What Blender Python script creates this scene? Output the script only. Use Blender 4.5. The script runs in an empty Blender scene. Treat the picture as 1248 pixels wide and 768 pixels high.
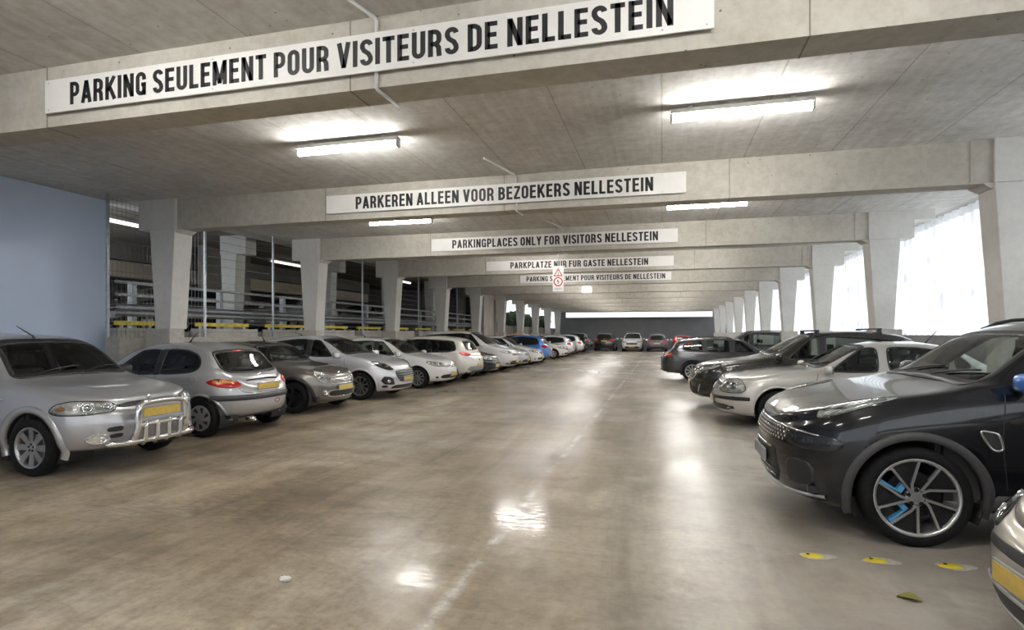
import bpy, bmesh, math, random
import numpy as np
from mathutils import Vector, Matrix
from mathutils.bvhtree import BVHTree
random.seed(7)
PI = math.pi
SC = bpy.context.scene
C = SC.collection

# ---------------------------------------------------------------- camera, world, sun, exposure
EYE = 1.561
FPX = 697.3
cam_d = bpy.data.cameras.new('camera'); cam = bpy.data.objects.new('camera', cam_d); C.objects.link(cam)
cam.location = (0, 0, EYE)
cam.rotation_euler = (PI/2, 0, 0.2568)
cam_d.sensor_width = 36.0
cam_d.lens = FPX/1248*36.0
cam_d.shift_y = (406.9-384)/1248
cam_d.clip_start = 0.05
SC.camera = cam
SC.view_settings.view_transform = 'Standard'
SC.view_settings.look = 'None'
SC.view_settings.gamma = 1.0
SC.view_settings.use_curve_mapping = False
SC.view_settings.exposure = 0.72
SC.cycles.max_bounces = 10
SC.cycles.diffuse_bounces = 5
SC.cycles.glossy_bounces = 4
SC.cycles.transparent_max_bounces = 24
SC.cycles.transmission_bounces = 4
SC.cycles.caustics_reflective = False
SC.cycles.caustics_refractive = False
SC.cycles.sample_clamp_indirect = 6.0

W_STRENGTH = 1.0
SUN_STRENGTH = 6.4
LAMP_STRENGTH = 64.0
wd = bpy.data.worlds.new('overcast_sky'); SC.world = wd; wd.use_nodes = True
bg = wd.node_tree.nodes['Background']; bg.inputs[0].default_value = (0.86, 0.93, 1.0, 1); bg.inputs[1].default_value = W_STRENGTH
sun_d = bpy.data.lights.new('sun', 'SUN'); sun_d.energy = SUN_STRENGTH; sun_d.angle = math.radians(3); sun_d.color = (.93, .97, 1)
sun = bpy.data.objects.new('sun', sun_d); C.objects.link(sun)
sun.rotation_euler = Vector((-0.70, 0.45, -0.55)).to_track_quat('-Z', 'Y').to_euler()

# ---------------------------------------------------------------- materials
MATS = {}
def nmat(name):
    m = bpy.data.materials.new(name); m.use_nodes = True
    nt = m.node_tree; b = nt.nodes['Principled BSDF']
    MATS[name] = m
    return m, nt, b
def setp(b, color=None, rough=None, metal=None, coat=None, spec=None, coat_rough=None):
    if color is not None: b.inputs['Base Color'].default_value = (*color, 1)
    if rough is not None: b.inputs['Roughness'].default_value = rough
    if metal is not None: b.inputs['Metallic'].default_value = metal
    if coat is not None: b.inputs['Coat Weight'].default_value = coat
    if coat_rough is not None: b.inputs['Coat Roughness'].default_value = coat_rough
    if spec is not None: b.inputs['Specular IOR Level'].default_value = spec
def plain(name, color, rough=.5, metal=0., coat=0., spec=.5, var=.0, scale=40.):
    m, nt, b = nmat(name); setp(b, color, rough, metal, coat, spec, .03)
    if var > 0:
        tc = nt.nodes.new('ShaderNodeTexCoord'); n = nt.nodes.new('ShaderNodeTexNoise'); n.inputs['Scale'].default_value = scale; n.inputs['Detail'].default_value = 6
        r = nt.nodes.new('ShaderNodeValToRGB')
        r.color_ramp.elements[0].position = .3; r.color_ramp.elements[1].position = .7
        r.color_ramp.elements[0].color = (*[c*(1-var) for c in color], 1); r.color_ramp.elements[1].color = (*[min(1, c*(1+var)) for c in color], 1)
        nt.links.new(tc.outputs['Object'], n.inputs['Vector']); nt.links.new(n.outputs['Fac'], r.inputs['Fac']); nt.links.new(r.outputs['Color'], b.inputs['Base Color'])
    return m
def paint(name, color, metal=.35, rough=.38, coat=1.0, dirt=.12, spec=.5):
    """car paint under clear coat, with a thin uneven film of road dust"""
    m, nt, b = nmat(name); setp(b, color, rough, metal, coat, spec, .04)
    tc = nt.nodes.new('ShaderNodeTexCoord'); n = nt.nodes.new('ShaderNodeTexNoise'); n.inputs['Scale'].default_value = 3.2; n.inputs['Detail'].default_value = 8; n.inputs['Roughness'].default_value = .65
    r = nt.nodes.new('ShaderNodeValToRGB'); r.color_ramp.elements[0].position = .42; r.color_ramp.elements[1].position = .8
    r.color_ramp.elements[0].color = (*color, 1)
    dust = (.34, .30, .24); r.color_ramp.elements[1].color = (*[c*(1-dirt)+d*dirt for c, d in zip(color, dust)], 1)
    nt.links.new(tc.outputs['Object'], n.inputs['Vector']); nt.links.new(n.outputs['Fac'], r.inputs['Fac']); nt.links.new(r.outputs['Color'], b.inputs['Base Color'])
    mr = nt.nodes.new('ShaderNodeMapRange'); mr.inputs[1].default_value = .3; mr.inputs[2].default_value = .8; mr.inputs[3].default_value = .02; mr.inputs[4].default_value = .09
    nt.links.new(n.outputs['Fac'], mr.inputs[0]); nt.links.new(mr.outputs[0], b.inputs['Coat Roughness'])
    return m
def glass(name, tint, refl=1.0):
    """thin see-through pane: tinted transparency under a fresnel reflection"""
    m = bpy.data.materials.new(name); m.use_nodes = True; nt = m.node_tree; nt.nodes.clear(); MATS[name] = m
    o = nt.nodes.new('ShaderNodeOutputMaterial'); mx = nt.nodes.new('ShaderNodeMixShader'); t = nt.nodes.new('ShaderNodeBsdfTransparent'); g = nt.nodes.new('ShaderNodeBsdfGlossy'); f = nt.nodes.new('ShaderNodeFresnel')
    f.inputs[0].default_value = 1.5; g.inputs['Roughness'].default_value = .02; t.inputs[0].default_value = (*tint, 1)
    ml = nt.nodes.new('ShaderNodeMath'); ml.operation = 'MULTIPLY'; ml.inputs[1].default_value = refl
    nt.links.new(f.outputs[0], ml.inputs[0])
    nt.links.new(ml.outputs[0], mx.inputs[0]); nt.links.new(t.outputs[0], mx.inputs[1]); nt.links.new(g.outputs[0], mx.inputs[2]); nt.links.new(mx.outputs[0], o.inputs[0])
    return m
def emit(name, color, s):
    m, nt, b = nmat(name); setp(b, color, .4); b.inputs['Emission Color'].default_value = (*color, 1); b.inputs['Emission Strength'].default_value = s
    return m

def concrete(name, c1, c2, scale=1.0, rough=.85, boards=None, stain=.35, bump=.12, pits=True):
    """cast concrete: cloudy tone, fine pits, optional shutter-board joints along one axis ('x' or 'y')"""
    m, nt, b = nmat(name); L = nt.links.new; N = nt.nodes.new
    geo = N('ShaderNodeNewGeometry')
    n1 = N('ShaderNodeTexNoise'); n1.inputs['Scale'].default_value = .55*scale; n1.inputs['Detail'].default_value = 9; n1.inputs['Roughness'].default_value = .62
    n2 = N('ShaderNodeTexNoise'); n2.inputs['Scale'].default_value = 7*scale; n2.inputs['Detail'].default_value = 8; n2.inputs['Roughness'].default_value = .7
    L(geo.outputs['Position'], n1.inputs['Vector']); L(geo.outputs['Position'], n2.inputs['Vector'])
    r = N('ShaderNodeValToRGB'); r.color_ramp.elements[0].position = .32; r.color_ramp.elements[1].position = .68
    r.color_ramp.elements[0].color = (*c1, 1); r.color_ramp.elements[1].color = (*c2, 1)
    L(n1.outputs['Fac'], r.inputs['Fac'])
    mx = N('ShaderNodeMix'); mx.data_type = 'RGBA'; mx.blend_type = 'MULTIPLY'; mx.inputs[0].default_value = stain
    r2 = N('ShaderNodeValToRGB'); r2.color_ramp.elements[0].position = .34; r2.color_ramp.elements[1].position = .6
    r2.color_ramp.elements[0].color = (.62, .57, .5, 1); r2.color_ramp.elements[1].color = (1, 1, 1, 1)
    L(n2.outputs['Fac'], r2.inputs['Fac']); L(r.outputs['Color'], mx.inputs['A']); L(r2.outputs['Color'], mx.inputs['B'])
    col = mx.outputs['Result']; hgt = n2.outputs['Fac']
    if pits:
        v = N('ShaderNodeTexVoronoi'); v.inputs['Scale'].default_value = 5.5; L(geo.outputs['Position'], v.inputs['Vector'])
        lt = N('ShaderNodeMath'); lt.operation = 'LESS_THAN'; lt.inputs[1].default_value = .055; L(v.outputs['Distance'], lt.inputs[0])
        m3 = N('ShaderNodeMix'); m3.data_type = 'RGBA'; L(lt.outputs[0], m3.inputs[0]); L(col, m3.inputs['A']); m3.inputs['B'].default_value = (c1[0]*.42, c1[1]*.4, c1[2]*.37, 1)
        col = m3.outputs['Result']
    if boards:
        sp = N('ShaderNodeSeparateXYZ'); L(geo.outputs['Position'], sp.inputs[0])
        wob = N('ShaderNodeMath'); wob.operation = 'MULTIPLY_ADD'; wob.inputs[1].default_value = .03; L(n2.outputs['Fac'], wob.inputs[0]); L(sp.outputs[0 if boards == 'x' else 1], wob.inputs[2])
        md = N('ShaderNodeMath'); md.operation = 'WRAP'; md.inputs[1].default_value = 1.22; md.inputs[2].default_value = 0; L(wob.outputs[0], md.inputs[0])
        l2 = N('ShaderNodeMath'); l2.operation = 'LESS_THAN'; l2.inputs[1].default_value = .018; L(md.outputs[0], l2.inputs[0])
        fl = N('ShaderNodeMath'); fl.operation = 'MULTIPLY'; L(l2.outputs[0], fl.inputs[0]); fl.inputs[1].default_value = .5
        m4 = N('ShaderNodeMix'); m4.data_type = 'RGBA'; m4.blend_type = 'MULTIPLY'; L(fl.outputs[0], m4.inputs[0]); L(col, m4.inputs['A']); m4.inputs['B'].default_value = (.45, .42, .38, 1)
        # streaks in the board direction
        mp = N('ShaderNodeMapping'); mp.inputs['Scale'].default_value = (9, .5, 1) if boards == 'x' else (.5, 9, 1); L(geo.outputs['Position'], mp.inputs[0])
        n3 = N('ShaderNodeTexNoise'); n3.inputs['Scale'].default_value = 1.2; n3.inputs['Detail'].default_value = 6; L(mp.outputs[0], n3.inputs['Vector'])
        r3 = N('ShaderNodeValToRGB'); r3.color_ramp.elements[0].position = .35; r3.color_ramp.elements[1].position = .65; r3.color_ramp.elements[0].color = (.80, .78, .75, 1); r3.color_ramp.elements[1].color = (1, 1, 1, 1); L(n3.outputs['Fac'], r3.inputs['Fac'])
        m5 = N('ShaderNodeMix'); m5.data_type = 'RGBA'; m5.blend_type = 'MULTIPLY'; m5.inputs[0].default_value = .55; L(m4.outputs['Result'], m5.inputs['A']); L(r3.outputs['Color'], m5.inputs['B'])
        col = m5.outputs['Result']
    L(col, b.inputs['Base Color']); b.inputs['Roughness'].default_value = rough; b.inputs['Specular IOR Level'].default_value = .25
    bp = N('ShaderNodeBump'); bp.inputs['Strength'].default_value = bump; bp.inputs['Distance'].default_value = .02; L(hgt, bp.inputs['Height']); L(bp.outputs[0], b.inputs['Normal'])
    return m

def floor_material():
    m, nt, b = nmat('wet_floor'); L = nt.links.new; N = nt.nodes.new
    geo = N('ShaderNodeNewGeometry'); sp = N('ShaderNodeSeparateXYZ'); L(geo.outputs['Position'], sp.inputs[0])
    def noise(scale, detail, rough, mapping=None, dist=0.):
        n = N('ShaderNodeTexNoise'); n.inputs['Scale'].default_value = scale; n.inputs['Detail'].default_value = detail; n.inputs['Roughness'].default_value = rough; n.inputs['Distortion'].default_value = dist
        if mapping:
            mp = N('ShaderNodeMapping'); mp.inputs['Scale'].default_value = mapping[0]; mp.inputs['Rotation'].default_value = (0, 0, mapping[1]); L(geo.outputs['Position'], mp.inputs[0]); L(mp.outputs[0], n.inputs['Vector'])
        else: L(geo.outputs['Position'], n.inputs['Vector'])
        return n.outputs['Fac']
    def ramp(fac, stops):
        r = N('ShaderNodeValToRGB'); e = r.color_ramp.elements
        while len(e) < len(stops): e.new(.5)
        for k, (p, c) in enumerate(stops):
            e[k].position = p; e[k].color = (*c, 1) if len(c) == 3 else c
        L(fac, r.inputs['Fac']); return r.outputs['Color']
    def mix(fac, a, bb, mode='MIX'):
        x = N('ShaderNodeMix'); x.data_type = 'RGBA'; x.blend_type = mode
        if isinstance(fac, float): x.inputs[0].default_value = fac
        else: L(fac, x.inputs[0])
        for nm, v in (('A', a), ('B', bb)):
            if isinstance(v, tuple): x.inputs[nm].default_value = (*v, 1)
            else: L(v, x.inputs[nm])
        return x.outputs['Result']
    def mth(op, a, bb=None, cc=None):
        x = N('ShaderNodeMath'); x.operation = op
        for k, v in enumerate((a, bb, cc)):
            if v is None: continue
            if isinstance(v, (int, float)): x.inputs[k].default_value = v
            else: L(v, x.inputs[k])
        return x.outputs[0]
    big = noise(.32, 5, .55, None, 0.); mid = noise(1.5, 5, .6, None, 0.); fine = noise(14, 8, .75)
    trk = noise(1.0, 7, .65, ((2.0, .20, 1), .10), .9)      # tyre smears that run down the aisle
    crs = noise(1.0, 7, .7, ((.7, 1.5, 1), -.5), 1.2)       # smears swept across it
    base = ramp(big, [(.32, (.20, .150, .095)), (.48, (.35, .285, .20)), (.64, (.50, .44, .355))])
    base = mix(.65, base, ramp(trk, [(.36, (.60, .55, .50)), (.52, (1, 1, 1)), (.68, (1.30, 1.29, 1.27))]), 'MULTIPLY')
    base = mix(.5, base, ramp(crs, [(.36, (.52, .46, .40)), (.5, (1, 1, 1)), (.66, (1.28, 1.28, 1.26))]), 'MULTIPLY')
    base = mix(.6, base, ramp(mid, [(.28, (.5, .45, .4)), (.50, (1, 1, 1)), (.8, (1.15, 1.15, 1.15))]), 'MULTIPLY')
    base = mix(.8, base, ramp(fine, [(.34, (.66, .63, .60)), (.56, (1.05, 1.05, 1.05))]), 'MULTIPLY')
    # paler, greyer tone towards the right-hand side of the lane
    rt = mth('SMOOTH_MIN', mth('MAXIMUM', mth('MULTIPLY_ADD', sp.outputs[0], .42, .55), 0.), 1., .3)
    rt = mth('MULTIPLY', rt, mth('MULTIPLY_ADD', mid, .9, .15))
    base = mix(rt, base, (.46, .44, .405))
    # faded painted lane line
    ln = mth('SUBTRACT', 1., mth('MULTIPLY', mth('ABSOLUTE', mth('ADD', sp.outputs[0], 1.22)), 16.))
    ln = mth('MULTIPLY', mth('MAXIMUM', ln, 0.), mth('MAXIMUM', mth('MULTIPLY_ADD', noise(2.1, 8, .75), 6., -2.75), 0.))
    ln = mth('MINIMUM', ln, .85)
    base = mix(ln, base, (.78, .75, .70))
    # dark oil spots
    oil = noise(.9, 5, .6, ((1, 1, 1), .9)); oilm = ramp(oil, [(.55, (0, 0, 0)), (.70, (1, 1, 1))])
    ob = N('ShaderNodeRGBToBW'); L(oilm, ob.inputs[0])
    base = mix(mth('MULTIPLY', ob.outputs[0], .5), base, (.11, .085, .06))
    L(base, b.inputs['Base Color'])
    # wetness: puddles and damp film
    wet = noise(.6, 6, .6, ((1, .5, 1), .3), .3)
    pud = None
    for (px, py, rx, ry) in PUDDLES:
        dx = mth('MULTIPLY', mth('SUBTRACT', sp.outputs[0], px), 1/rx); dy = mth('MULTIPLY', mth('SUBTRACT', sp.outputs[1], py), 1/ry)
        q = mth('ADD', mth('SQRT', mth('ADD', mth('MULTIPLY', dx, dx), mth('MULTIPLY', dy, dy))), mth('MULTIPLY_ADD', mid, 1.5, -.75))
        q = mth('SUBTRACT', 1.25, q); q = mth('MULTIPLY', q, mth('MAXIMUM', mth('MULTIPLY_ADD', crs, 6., -2.2), 0.)); q = mth('MINIMUM', mth('MAXIMUM', mth('MULTIPLY', q, 2.2), 0.), 1.)
        pud = q if pud is None else mth('MAXIMUM', pud, q)
    b.inputs['Roughness'].default_value = .6
    b.inputs['Specular IOR Level'].default_value = .25
    bp = N('ShaderNodeBump'); bp.inputs['Distance'].default_value = .01; bp.inputs['Strength'].default_value = .22
    L(mth('ADD', fine, mid), bp.inputs['Height']); L(bp.outputs[0], b.inputs['Normal'])
    # damp film over the slab, standing water in the puddles
    fr = N('ShaderNodeFresnel'); fr.inputs[0].default_value = 1.36
    b2 = N('ShaderNodeBump'); b2.inputs['Distance'].default_value = .006; b2.inputs['Strength'].default_value = .10; L(mid, b2.inputs['Height'])
    film = N('ShaderNodeBsdfGlossy'); film.inputs['Roughness'].default_value = .24; L(b2.outputs[0], film.inputs['Normal'])
    water = N('ShaderNodeBsdfGlossy'); water.inputs['Roughness'].default_value = .06
    b3 = N('ShaderNodeBump'); b3.inputs['Distance'].default_value = .01; b3.inputs['Strength'].default_value = .12; L(mth('ADD', crs, mth('MULTIPLY', fine, .4)), b3.inputs['Height']); L(b3.outputs[0], water.inputs['Normal'])
    rr = N('ShaderNodeMapRange'); rr.inputs[1].default_value = .36; rr.inputs[2].default_value = .62; rr.inputs[3].default_value = .25; rr.inputs[4].default_value = 1.; L(wet, rr.inputs[0])
    damp = mth('MULTIPLY', mth('MULTIPLY', fr.outputs[0], rr.outputs[0]), mth('MULTIPLY_ADD', fine, 1.2, .3))
    s1 = N('ShaderNodeMixShader'); L(mth('MINIMUM', damp, .9), s1.inputs[0]); L(b.outputs[0], s1.inputs[1]); L(film.outputs[0], s1.inputs[2])
    s2 = N('ShaderNodeMixShader'); brk = mth('MINIMUM', mth('MAXIMUM', mth('MULTIPLY_ADD', noise(9, 6, .7, ((.55, 2.6, 1), .12)), 7., -3.1), 0.), 1.)
    L(mth('MULTIPLY', mth('MULTIPLY', fr.outputs[0], pud), brk), s2.inputs[0]); L(s1.outputs[0], s2.inputs[1]); L(water.outputs[0], s2.inputs[2])
    L(s2.outputs[0], nt.nodes['Material Output'].inputs['Surface'])
    return m
PUDDLES = [(-3.75, 4.35, .65, .5), (-1.15, 4.85, .35, .7), (-1.35, 3.4, .3, .2), (-4.6, 4.1, .5, .35), (.9, 6.9, .7, .3)]

M_FLOOR = floor_material()
M_CEIL = concrete('ceiling_concrete', (.60, .59, .57), (.84, .835, .82), .9, .9, 'x', .50, .14, True)
M_BEAM = concrete('beam_concrete', (.47, .445, .39), (.60, .575, .52), 1.2, .85, None, .42, .14, True)
M_COL = concrete('column_concrete', (.60, .59, .56), (.71, .70, .67), 1.4, .8, None, .2, .08, False)
M_WALLC = concrete('parapet_concrete', (.46, .44, .40), (.62, .60, .56), 2.2, .85, None, .5, .1, True)
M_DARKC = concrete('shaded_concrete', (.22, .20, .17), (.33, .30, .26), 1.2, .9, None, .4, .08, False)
M_TANC = concrete('tan_concrete', (.60, .50, .36), (.72, .61, .45), 1.2, .9, None, .2, .08, False)
M_ENDW = plain('grey_panel', (.16, .165, .17), .55, 0, 0, .4, .10, 1.2)
M_BLUEW = plain('pale_blue_paint', (.62, .72, .92), .5, 0, 0, .4, .05, .7)
M_KERB = plain('grey_kerb_paint', (.30, .30, .31), .6, 0, 0, .3, .12, 6)
M_GALV = plain('galvanised_steel', (.50, .52, .54), .38, .85, 0, .5, .15, 14)
M_RAIL = plain('weathered_steel', (.24, .25, .265), .45, .7, 0, .5, .2, 14)
M_YELLOW = plain('yellow_paint', (.75, .60, .03), .5, 0, 0, .5, .15, 9)
M_WHITE = plain('white_board', (.80, .79, .76), .5, 0, 0, .5, .05, 2.5)
M_BLACK = plain('black_lettering', (.018, .018, .020), .5)
M_RED = plain('red_print', (.55, .03, .03), .45)
M_TUBE = emit('fluorescent_tube', (1.0, .98, .94), LAMP_STRENGTH)
M_HOUSING = plain('lamp_housing', (.62, .62, .60), .5)
M_TUBED = emit('dim_fluorescent_tube', (1.0, .97, .92), 1.1)
M_EXIT = emit('small_lit_lamp', (1, 1, .98), 6)
M_PLASTIC = plain('black_plastic', (.022, .022, .024), .5, 0, 0, .5, .2, 60)
M_CLAD = plain('grey_cladding', (.06, .06, .063), .55, 0, 0, .5, .15, 60)
M_RUBBER = plain('tyre_rubber', (.012, .012, .013), .8, 0, 0, .2, .3, 30)
M_CHROME = plain('chrome', (.80, .80, .80), .12, 1.0)
M_ALLOY = plain('alloy_rim', (.55, .55, .56), .30, .9)
M_ALLOYD = plain('dark_alloy', (.025, .025, .027), .35, .3)
M_ALLOYC = plain('machined_edge', (.72, .72, .73), .28, .8)
M_BLUEI = plain('blue_wheel_insert', (.10, .38, .68), .35)
M_HUBCAP = plain('silver_hubcap', (.36, .36, .37), .4, .5)
M_GLASS = glass('clear_glass', (.80, .86, .84), 1.2)
M_GLASSS = glass('side_glass', (.66, .72, .71), 1.2)
M_GLASSD = plain('dark_glass', (.012, .014, .015), .04, 0, 0, .6)
M_LENS = glass('lamp_lens', (.86, .88, .88), 1.6)
M_LAMPIN = plain('lamp_reflector', (.78, .765, .72), .25, .25, 0, .5, .28, 24)
M_LAMPDK = plain('dark_lamp', (.05, .05, .055), .08, .2, 0, .8)
M_TAIL = plain('red_lamp', (.50, .018, .015), .12, 0, .6)
M_TAILP = plain('pale_red_lamp', (.62, .10, .07), .15, 0, .6)
M_ORANGE = plain('amber_lamp', (.70, .27, .07), .15, 0, .6)
M_INT = plain('dark_upholstery', (.055, .055, .056), .85)
M_INTG = plain('grey_lining', (.16, .155, .15), .9)
M_PLATE = plain('yellow_plate', (.66, .47, .10), .45, 0, 0, .5, .12, 22)
M_PLATEW = plain('plate_surround', (.33, .34, .36), .45)
M_SHEET = None
def sheet_material():
    m = bpy.data.materials.new('white_corrugated_sheet'); m.use_nodes = True; nt = m.node_tree; nt.nodes.clear()
    N = nt.nodes.new; L = nt.links.new
    o = N('ShaderNodeOutputMaterial'); mx = N('ShaderNodeMixShader'); t = N('ShaderNodeBsdfTranslucent'); d = N('ShaderNodeBsdfDiffuse')
    geo = N('ShaderNodeNewGeometry'); n = N('ShaderNodeTexNoise'); n.inputs['Scale'].default_value = 2.5; n.inputs['Detail'].default_value = 8; L(geo.outputs['Position'], n.inputs['Vector'])
    r = N('ShaderNodeValToRGB'); r.color_ramp.elements[0].position = .25; r.color_ramp.elements[1].position = .5; r.color_ramp.elements[0].color = (.60, .61, .62, 1); r.color_ramp.elements[1].color = (.86, .87, .88, 1); L(n.outputs['Fac'], r.inputs['Fac'])
    L(r.outputs[0], t.inputs[0]); L(r.outputs[0], d.inputs[0])
    mx.inputs[0].default_value = .5; L(t.outputs[0], mx.inputs[1]); L(d.outputs[0], mx.inputs[2]); L(mx.outputs[0], o.inputs[0])
    return m
M_SHEET = sheet_material()

# ---------------------------------------------------------------- helpers
def link(name, verts, faces, mat, parent=None, smooth=False):
    me = bpy.data.meshes.new(name); me.from_pydata([tuple(v) for v in verts], [], [tuple(f) for f in faces]); me.update()
    if smooth: me.polygons.foreach_set('use_smooth', [True]*len(me.polygons))
    me.materials.append(mat)
    o = bpy.data.objects.new(name, me); C.objects.link(o)
    if parent is not None: o.parent = parent
    return o
def link_bm(name, bm, mat, parent=None, smooth=False):
    me = bpy.data.meshes.new(name); bm.normal_update(); bm.to_mesh(me); bm.free()
    if smooth: me.polygons.foreach_set('use_smooth', [True]*len(me.polygons))
    me.materials.append(mat)
    o = bpy.data.objects.new(name, me); C.objects.link(o)
    if parent is not None: o.parent = parent
    return o
def tag(o, label, cat, group=None, kind=None):
    o['label'] = label; o['category'] = cat
    if group: o['group'] = group
    if kind: o['kind'] = kind
    return o
def thing(name, label, cat, loc=(0, 0, 0), rz=0., group=None):
    o = bpy.data.objects.new(name, None); C.objects.link(o); o.location = loc; o.rotation_euler = (0, 0, rz); o.empty_display_size = .2
    return tag(o, label, cat, group)
class MB:
    """collects shapes for one mesh"""
    def __init__(s): s.v = []; s.f = []
    def add(s, v, f):
        n = len(s.v); s.v += [tuple(p) for p in v]; s.f += [tuple(i+n for i in q) for q in f]; return s
    def box(s, x0, x1, y0, y1, z0, z1):
        v = [(x, y, z) for x in (x0, x1) for y in (y0, y1) for z in (z0, z1)]
        return s.add(v, [(0, 1, 3, 2), (4, 6, 7, 5), (0, 4, 5, 1), (2, 3, 7, 6), (0, 2, 6, 4), (1, 5, 7, 3)])
    def hexa(s, lo, hi):
        """prism between two quads (each four points in the same order)"""
        return s.add(list(lo)+list(hi), [(3, 2, 1, 0), (4, 5, 6, 7), (0, 1, 5, 4), (1, 2, 6, 5), (2, 3, 7, 6), (3, 0, 4, 7)])
    def tube(s, pts, r, n=8, caps=True, closed=False):
        P = [Vector(p) for p in pts]; m = len(P); rings = []
        prev = None
        for i in range(m):
            a = P[i-1] if (i > 0 or closed) else P[i]; b = P[(i+1) % m] if (i < m-1 or closed) else P[i]
            t = (b-a).normalized()
            if prev is None:
                u = t.cross(Vector((0, 0, 1)));
                if u.length < .1: u = t.cross(Vector((0, 1, 0)))
            else: u = prev - t*prev.dot(t)
            u.normalize(); prev = u; w = t.cross(u)
            rr = r[i] if isinstance(r, (list, tuple)) else r
            rings.append([P[i]+u*(math.cos(2*PI*k/n)*rr)+w*(math.sin(2*PI*k/n)*rr) for k in range(n)])
        v = [q for R in rings for q in R]; f = []
        for i in range(m if closed else m-1):
            for k in range(n):
                f.append((i*n+k, i*n+(k+1) % n, ((i+1) % m)*n+(k+1) % n, ((i+1) % m)*n+k))
        if caps and not closed: f.append(tuple(reversed(range(n)))); f.append(tuple((m-1)*n+k for k in range(n)))
        return s.add(v, f)
    def lathe(s, prof, axis='y', n=40, center=(0, 0, 0), closed=False):
        """prof: (axial, radius) pairs"""
        v = []; f = []; m = len(prof)
        for (a, r) in prof:
            for k in range(n):
                t = 2*PI*k/n; c_, s_ = math.cos(t)*r, math.sin(t)*r
                p = (c_, a, s_) if axis == 'y' else ((c_, s_, a) if axis == 'z' else (a, c_, s_))
                v.append((p[0]+center[0], p[1]+center[1], p[2]+center[2]))
        for i in range(m if closed else m-1):
            j = (i+1) % m
            for k in range(n): f.append((i*n+k, j*n+k, j*n+(k+1) % n, i*n+(k+1) % n))
        return s.add(v, f)
    def build(s, name, mat, parent=None, smooth=False, bevel=0.):
        o = link(name, s.v, s.f, mat, parent, smooth)
        if bevel or True:
            bm = bmesh.new(); bm.from_mesh(o.data)
            if bevel: bmesh.ops.bevel(bm, geom=list(bm.edges), offset=bevel, segments=2, affect='EDGES', profile=.5)
            bmesh.ops.recalc_face_normals(bm, faces=list(bm.faces))
            bm.to_mesh(o.data); bm.free()
        return o
def chaikin(P, it, closed=False):
    P = [np.array(p, float) for p in P]
    for _ in range(it):
        Q = []
        n = len(P)
        for i in range(n if closed else n-1):
            a, b = P[i], P[(i+1) % n]; Q += [a*.75+b*.25, a*.25+b*.75]
        if not closed: Q[0] = P[0]; Q[-1] = P[-1]
        P = Q
    return P

def roundpoly(poly, r=.05, it=2):
    """round the corners of a closed outline by about r, keeping its edges"""
    P = [np.array(p, float) for p in poly]; n = len(P); Q = []
    for i in range(n):
        a, b, c = P[i-1], P[i], P[(i+1) % n]
        for o in (a, c):
            l = np.linalg.norm(o-b)+1e-9; Q.append(b+(o-b)*min(r/l, .36))
    return chaikin(Q, it, True)
# ================================================================ THE HALL
XR, XL, Y0, BAY = 4.47, -9.47, 9.39, 5.0
ZB, ZC = 3.67, 4.28
YEND = 58.3
ORD = ['nearest', 'second', 'third', 'fourth', 'fifth', 'sixth', 'seventh', 'eighth', 'ninth', 'tenth', 'eleventh', 'twelfth']
def struct(o, label, cat):
    return tag(o, label, cat, None, 'structure')

struct(MB().box(-11.3, 6.35, -17, YEND+.2, -.25, 0).build('floor', M_FLOOR), 'stained wet concrete floor of the parking hall', 'floor')
struct(MB().box(-11.3, 6.45, -17, YEND+.2, ZC, ZC+.3).build('ceiling', M_CEIL), 'board-marked concrete ceiling slab between the beams', 'ceiling')

# right side: grey parapet and white corrugated sheet
struct(MB().box(5.62, 6.35, -17, YEND, 0, 1.53).build('trim_1', M_KERB), 'grey parapet under the white corrugated sheet', 'parapet')
def corrugated(y0, y1, x, z0, z1, pitch=.34, dep=.055, t=.004):
    prof = []; y = y0
    while y < y1:
        prof += [(y, 0), (y+pitch*.36, 0), (y+pitch*.5, dep), (y+pitch*.86, dep)]; y += pitch
    v = []; f = []
    for (yy, d) in prof: v += [(x+d, yy, z0), (x+d, yy, z1)]
    for i in range(len(prof)-1): f.append((2*i, 2*i+2, 2*i+3, 2*i+1))
    return v, f
v_, f_ = corrugated(-17, YEND, 6.2, 1.50, ZC)
struct(link('wall_right', v_, f_, M_SHEET), 'white corrugated sheet cladding lit from outside on the right', 'wall')

# left side: pale blue wall, parapet and kerb blocks
struct(MB().box(-11.3, -10.98, -17, 9.2, 0, ZC).build('wall_left', M_BLUEW), 'pale blue painted wall at the far left', 'wall')
struct(MB().box(-10.72, -10.36, 8.95, 35, 0, 1.48).build('trim_2', M_WALLC), 'low concrete parapet behind the left row of cars', 'parapet')
for i in range(10):
    y = 8.55+2.5*i
    struct(MB().box(-10.70, -10.48, max(9.0, y+.02), y+2.05, 1.482, 1.68).build('trim_%d' % (3+i), M_WALLC), ORD[i]+' concrete kerb block on the left parapet', 'kerb')
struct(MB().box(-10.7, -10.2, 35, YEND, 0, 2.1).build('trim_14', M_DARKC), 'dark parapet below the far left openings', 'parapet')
struct(MB().box(-10.55, -10.2, 32.3, 35.0, 1.48, ZC).build('trim_15', M_WALLC), 'pale concrete wall panel between the fifth and sixth left columns', 'wall')

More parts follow.
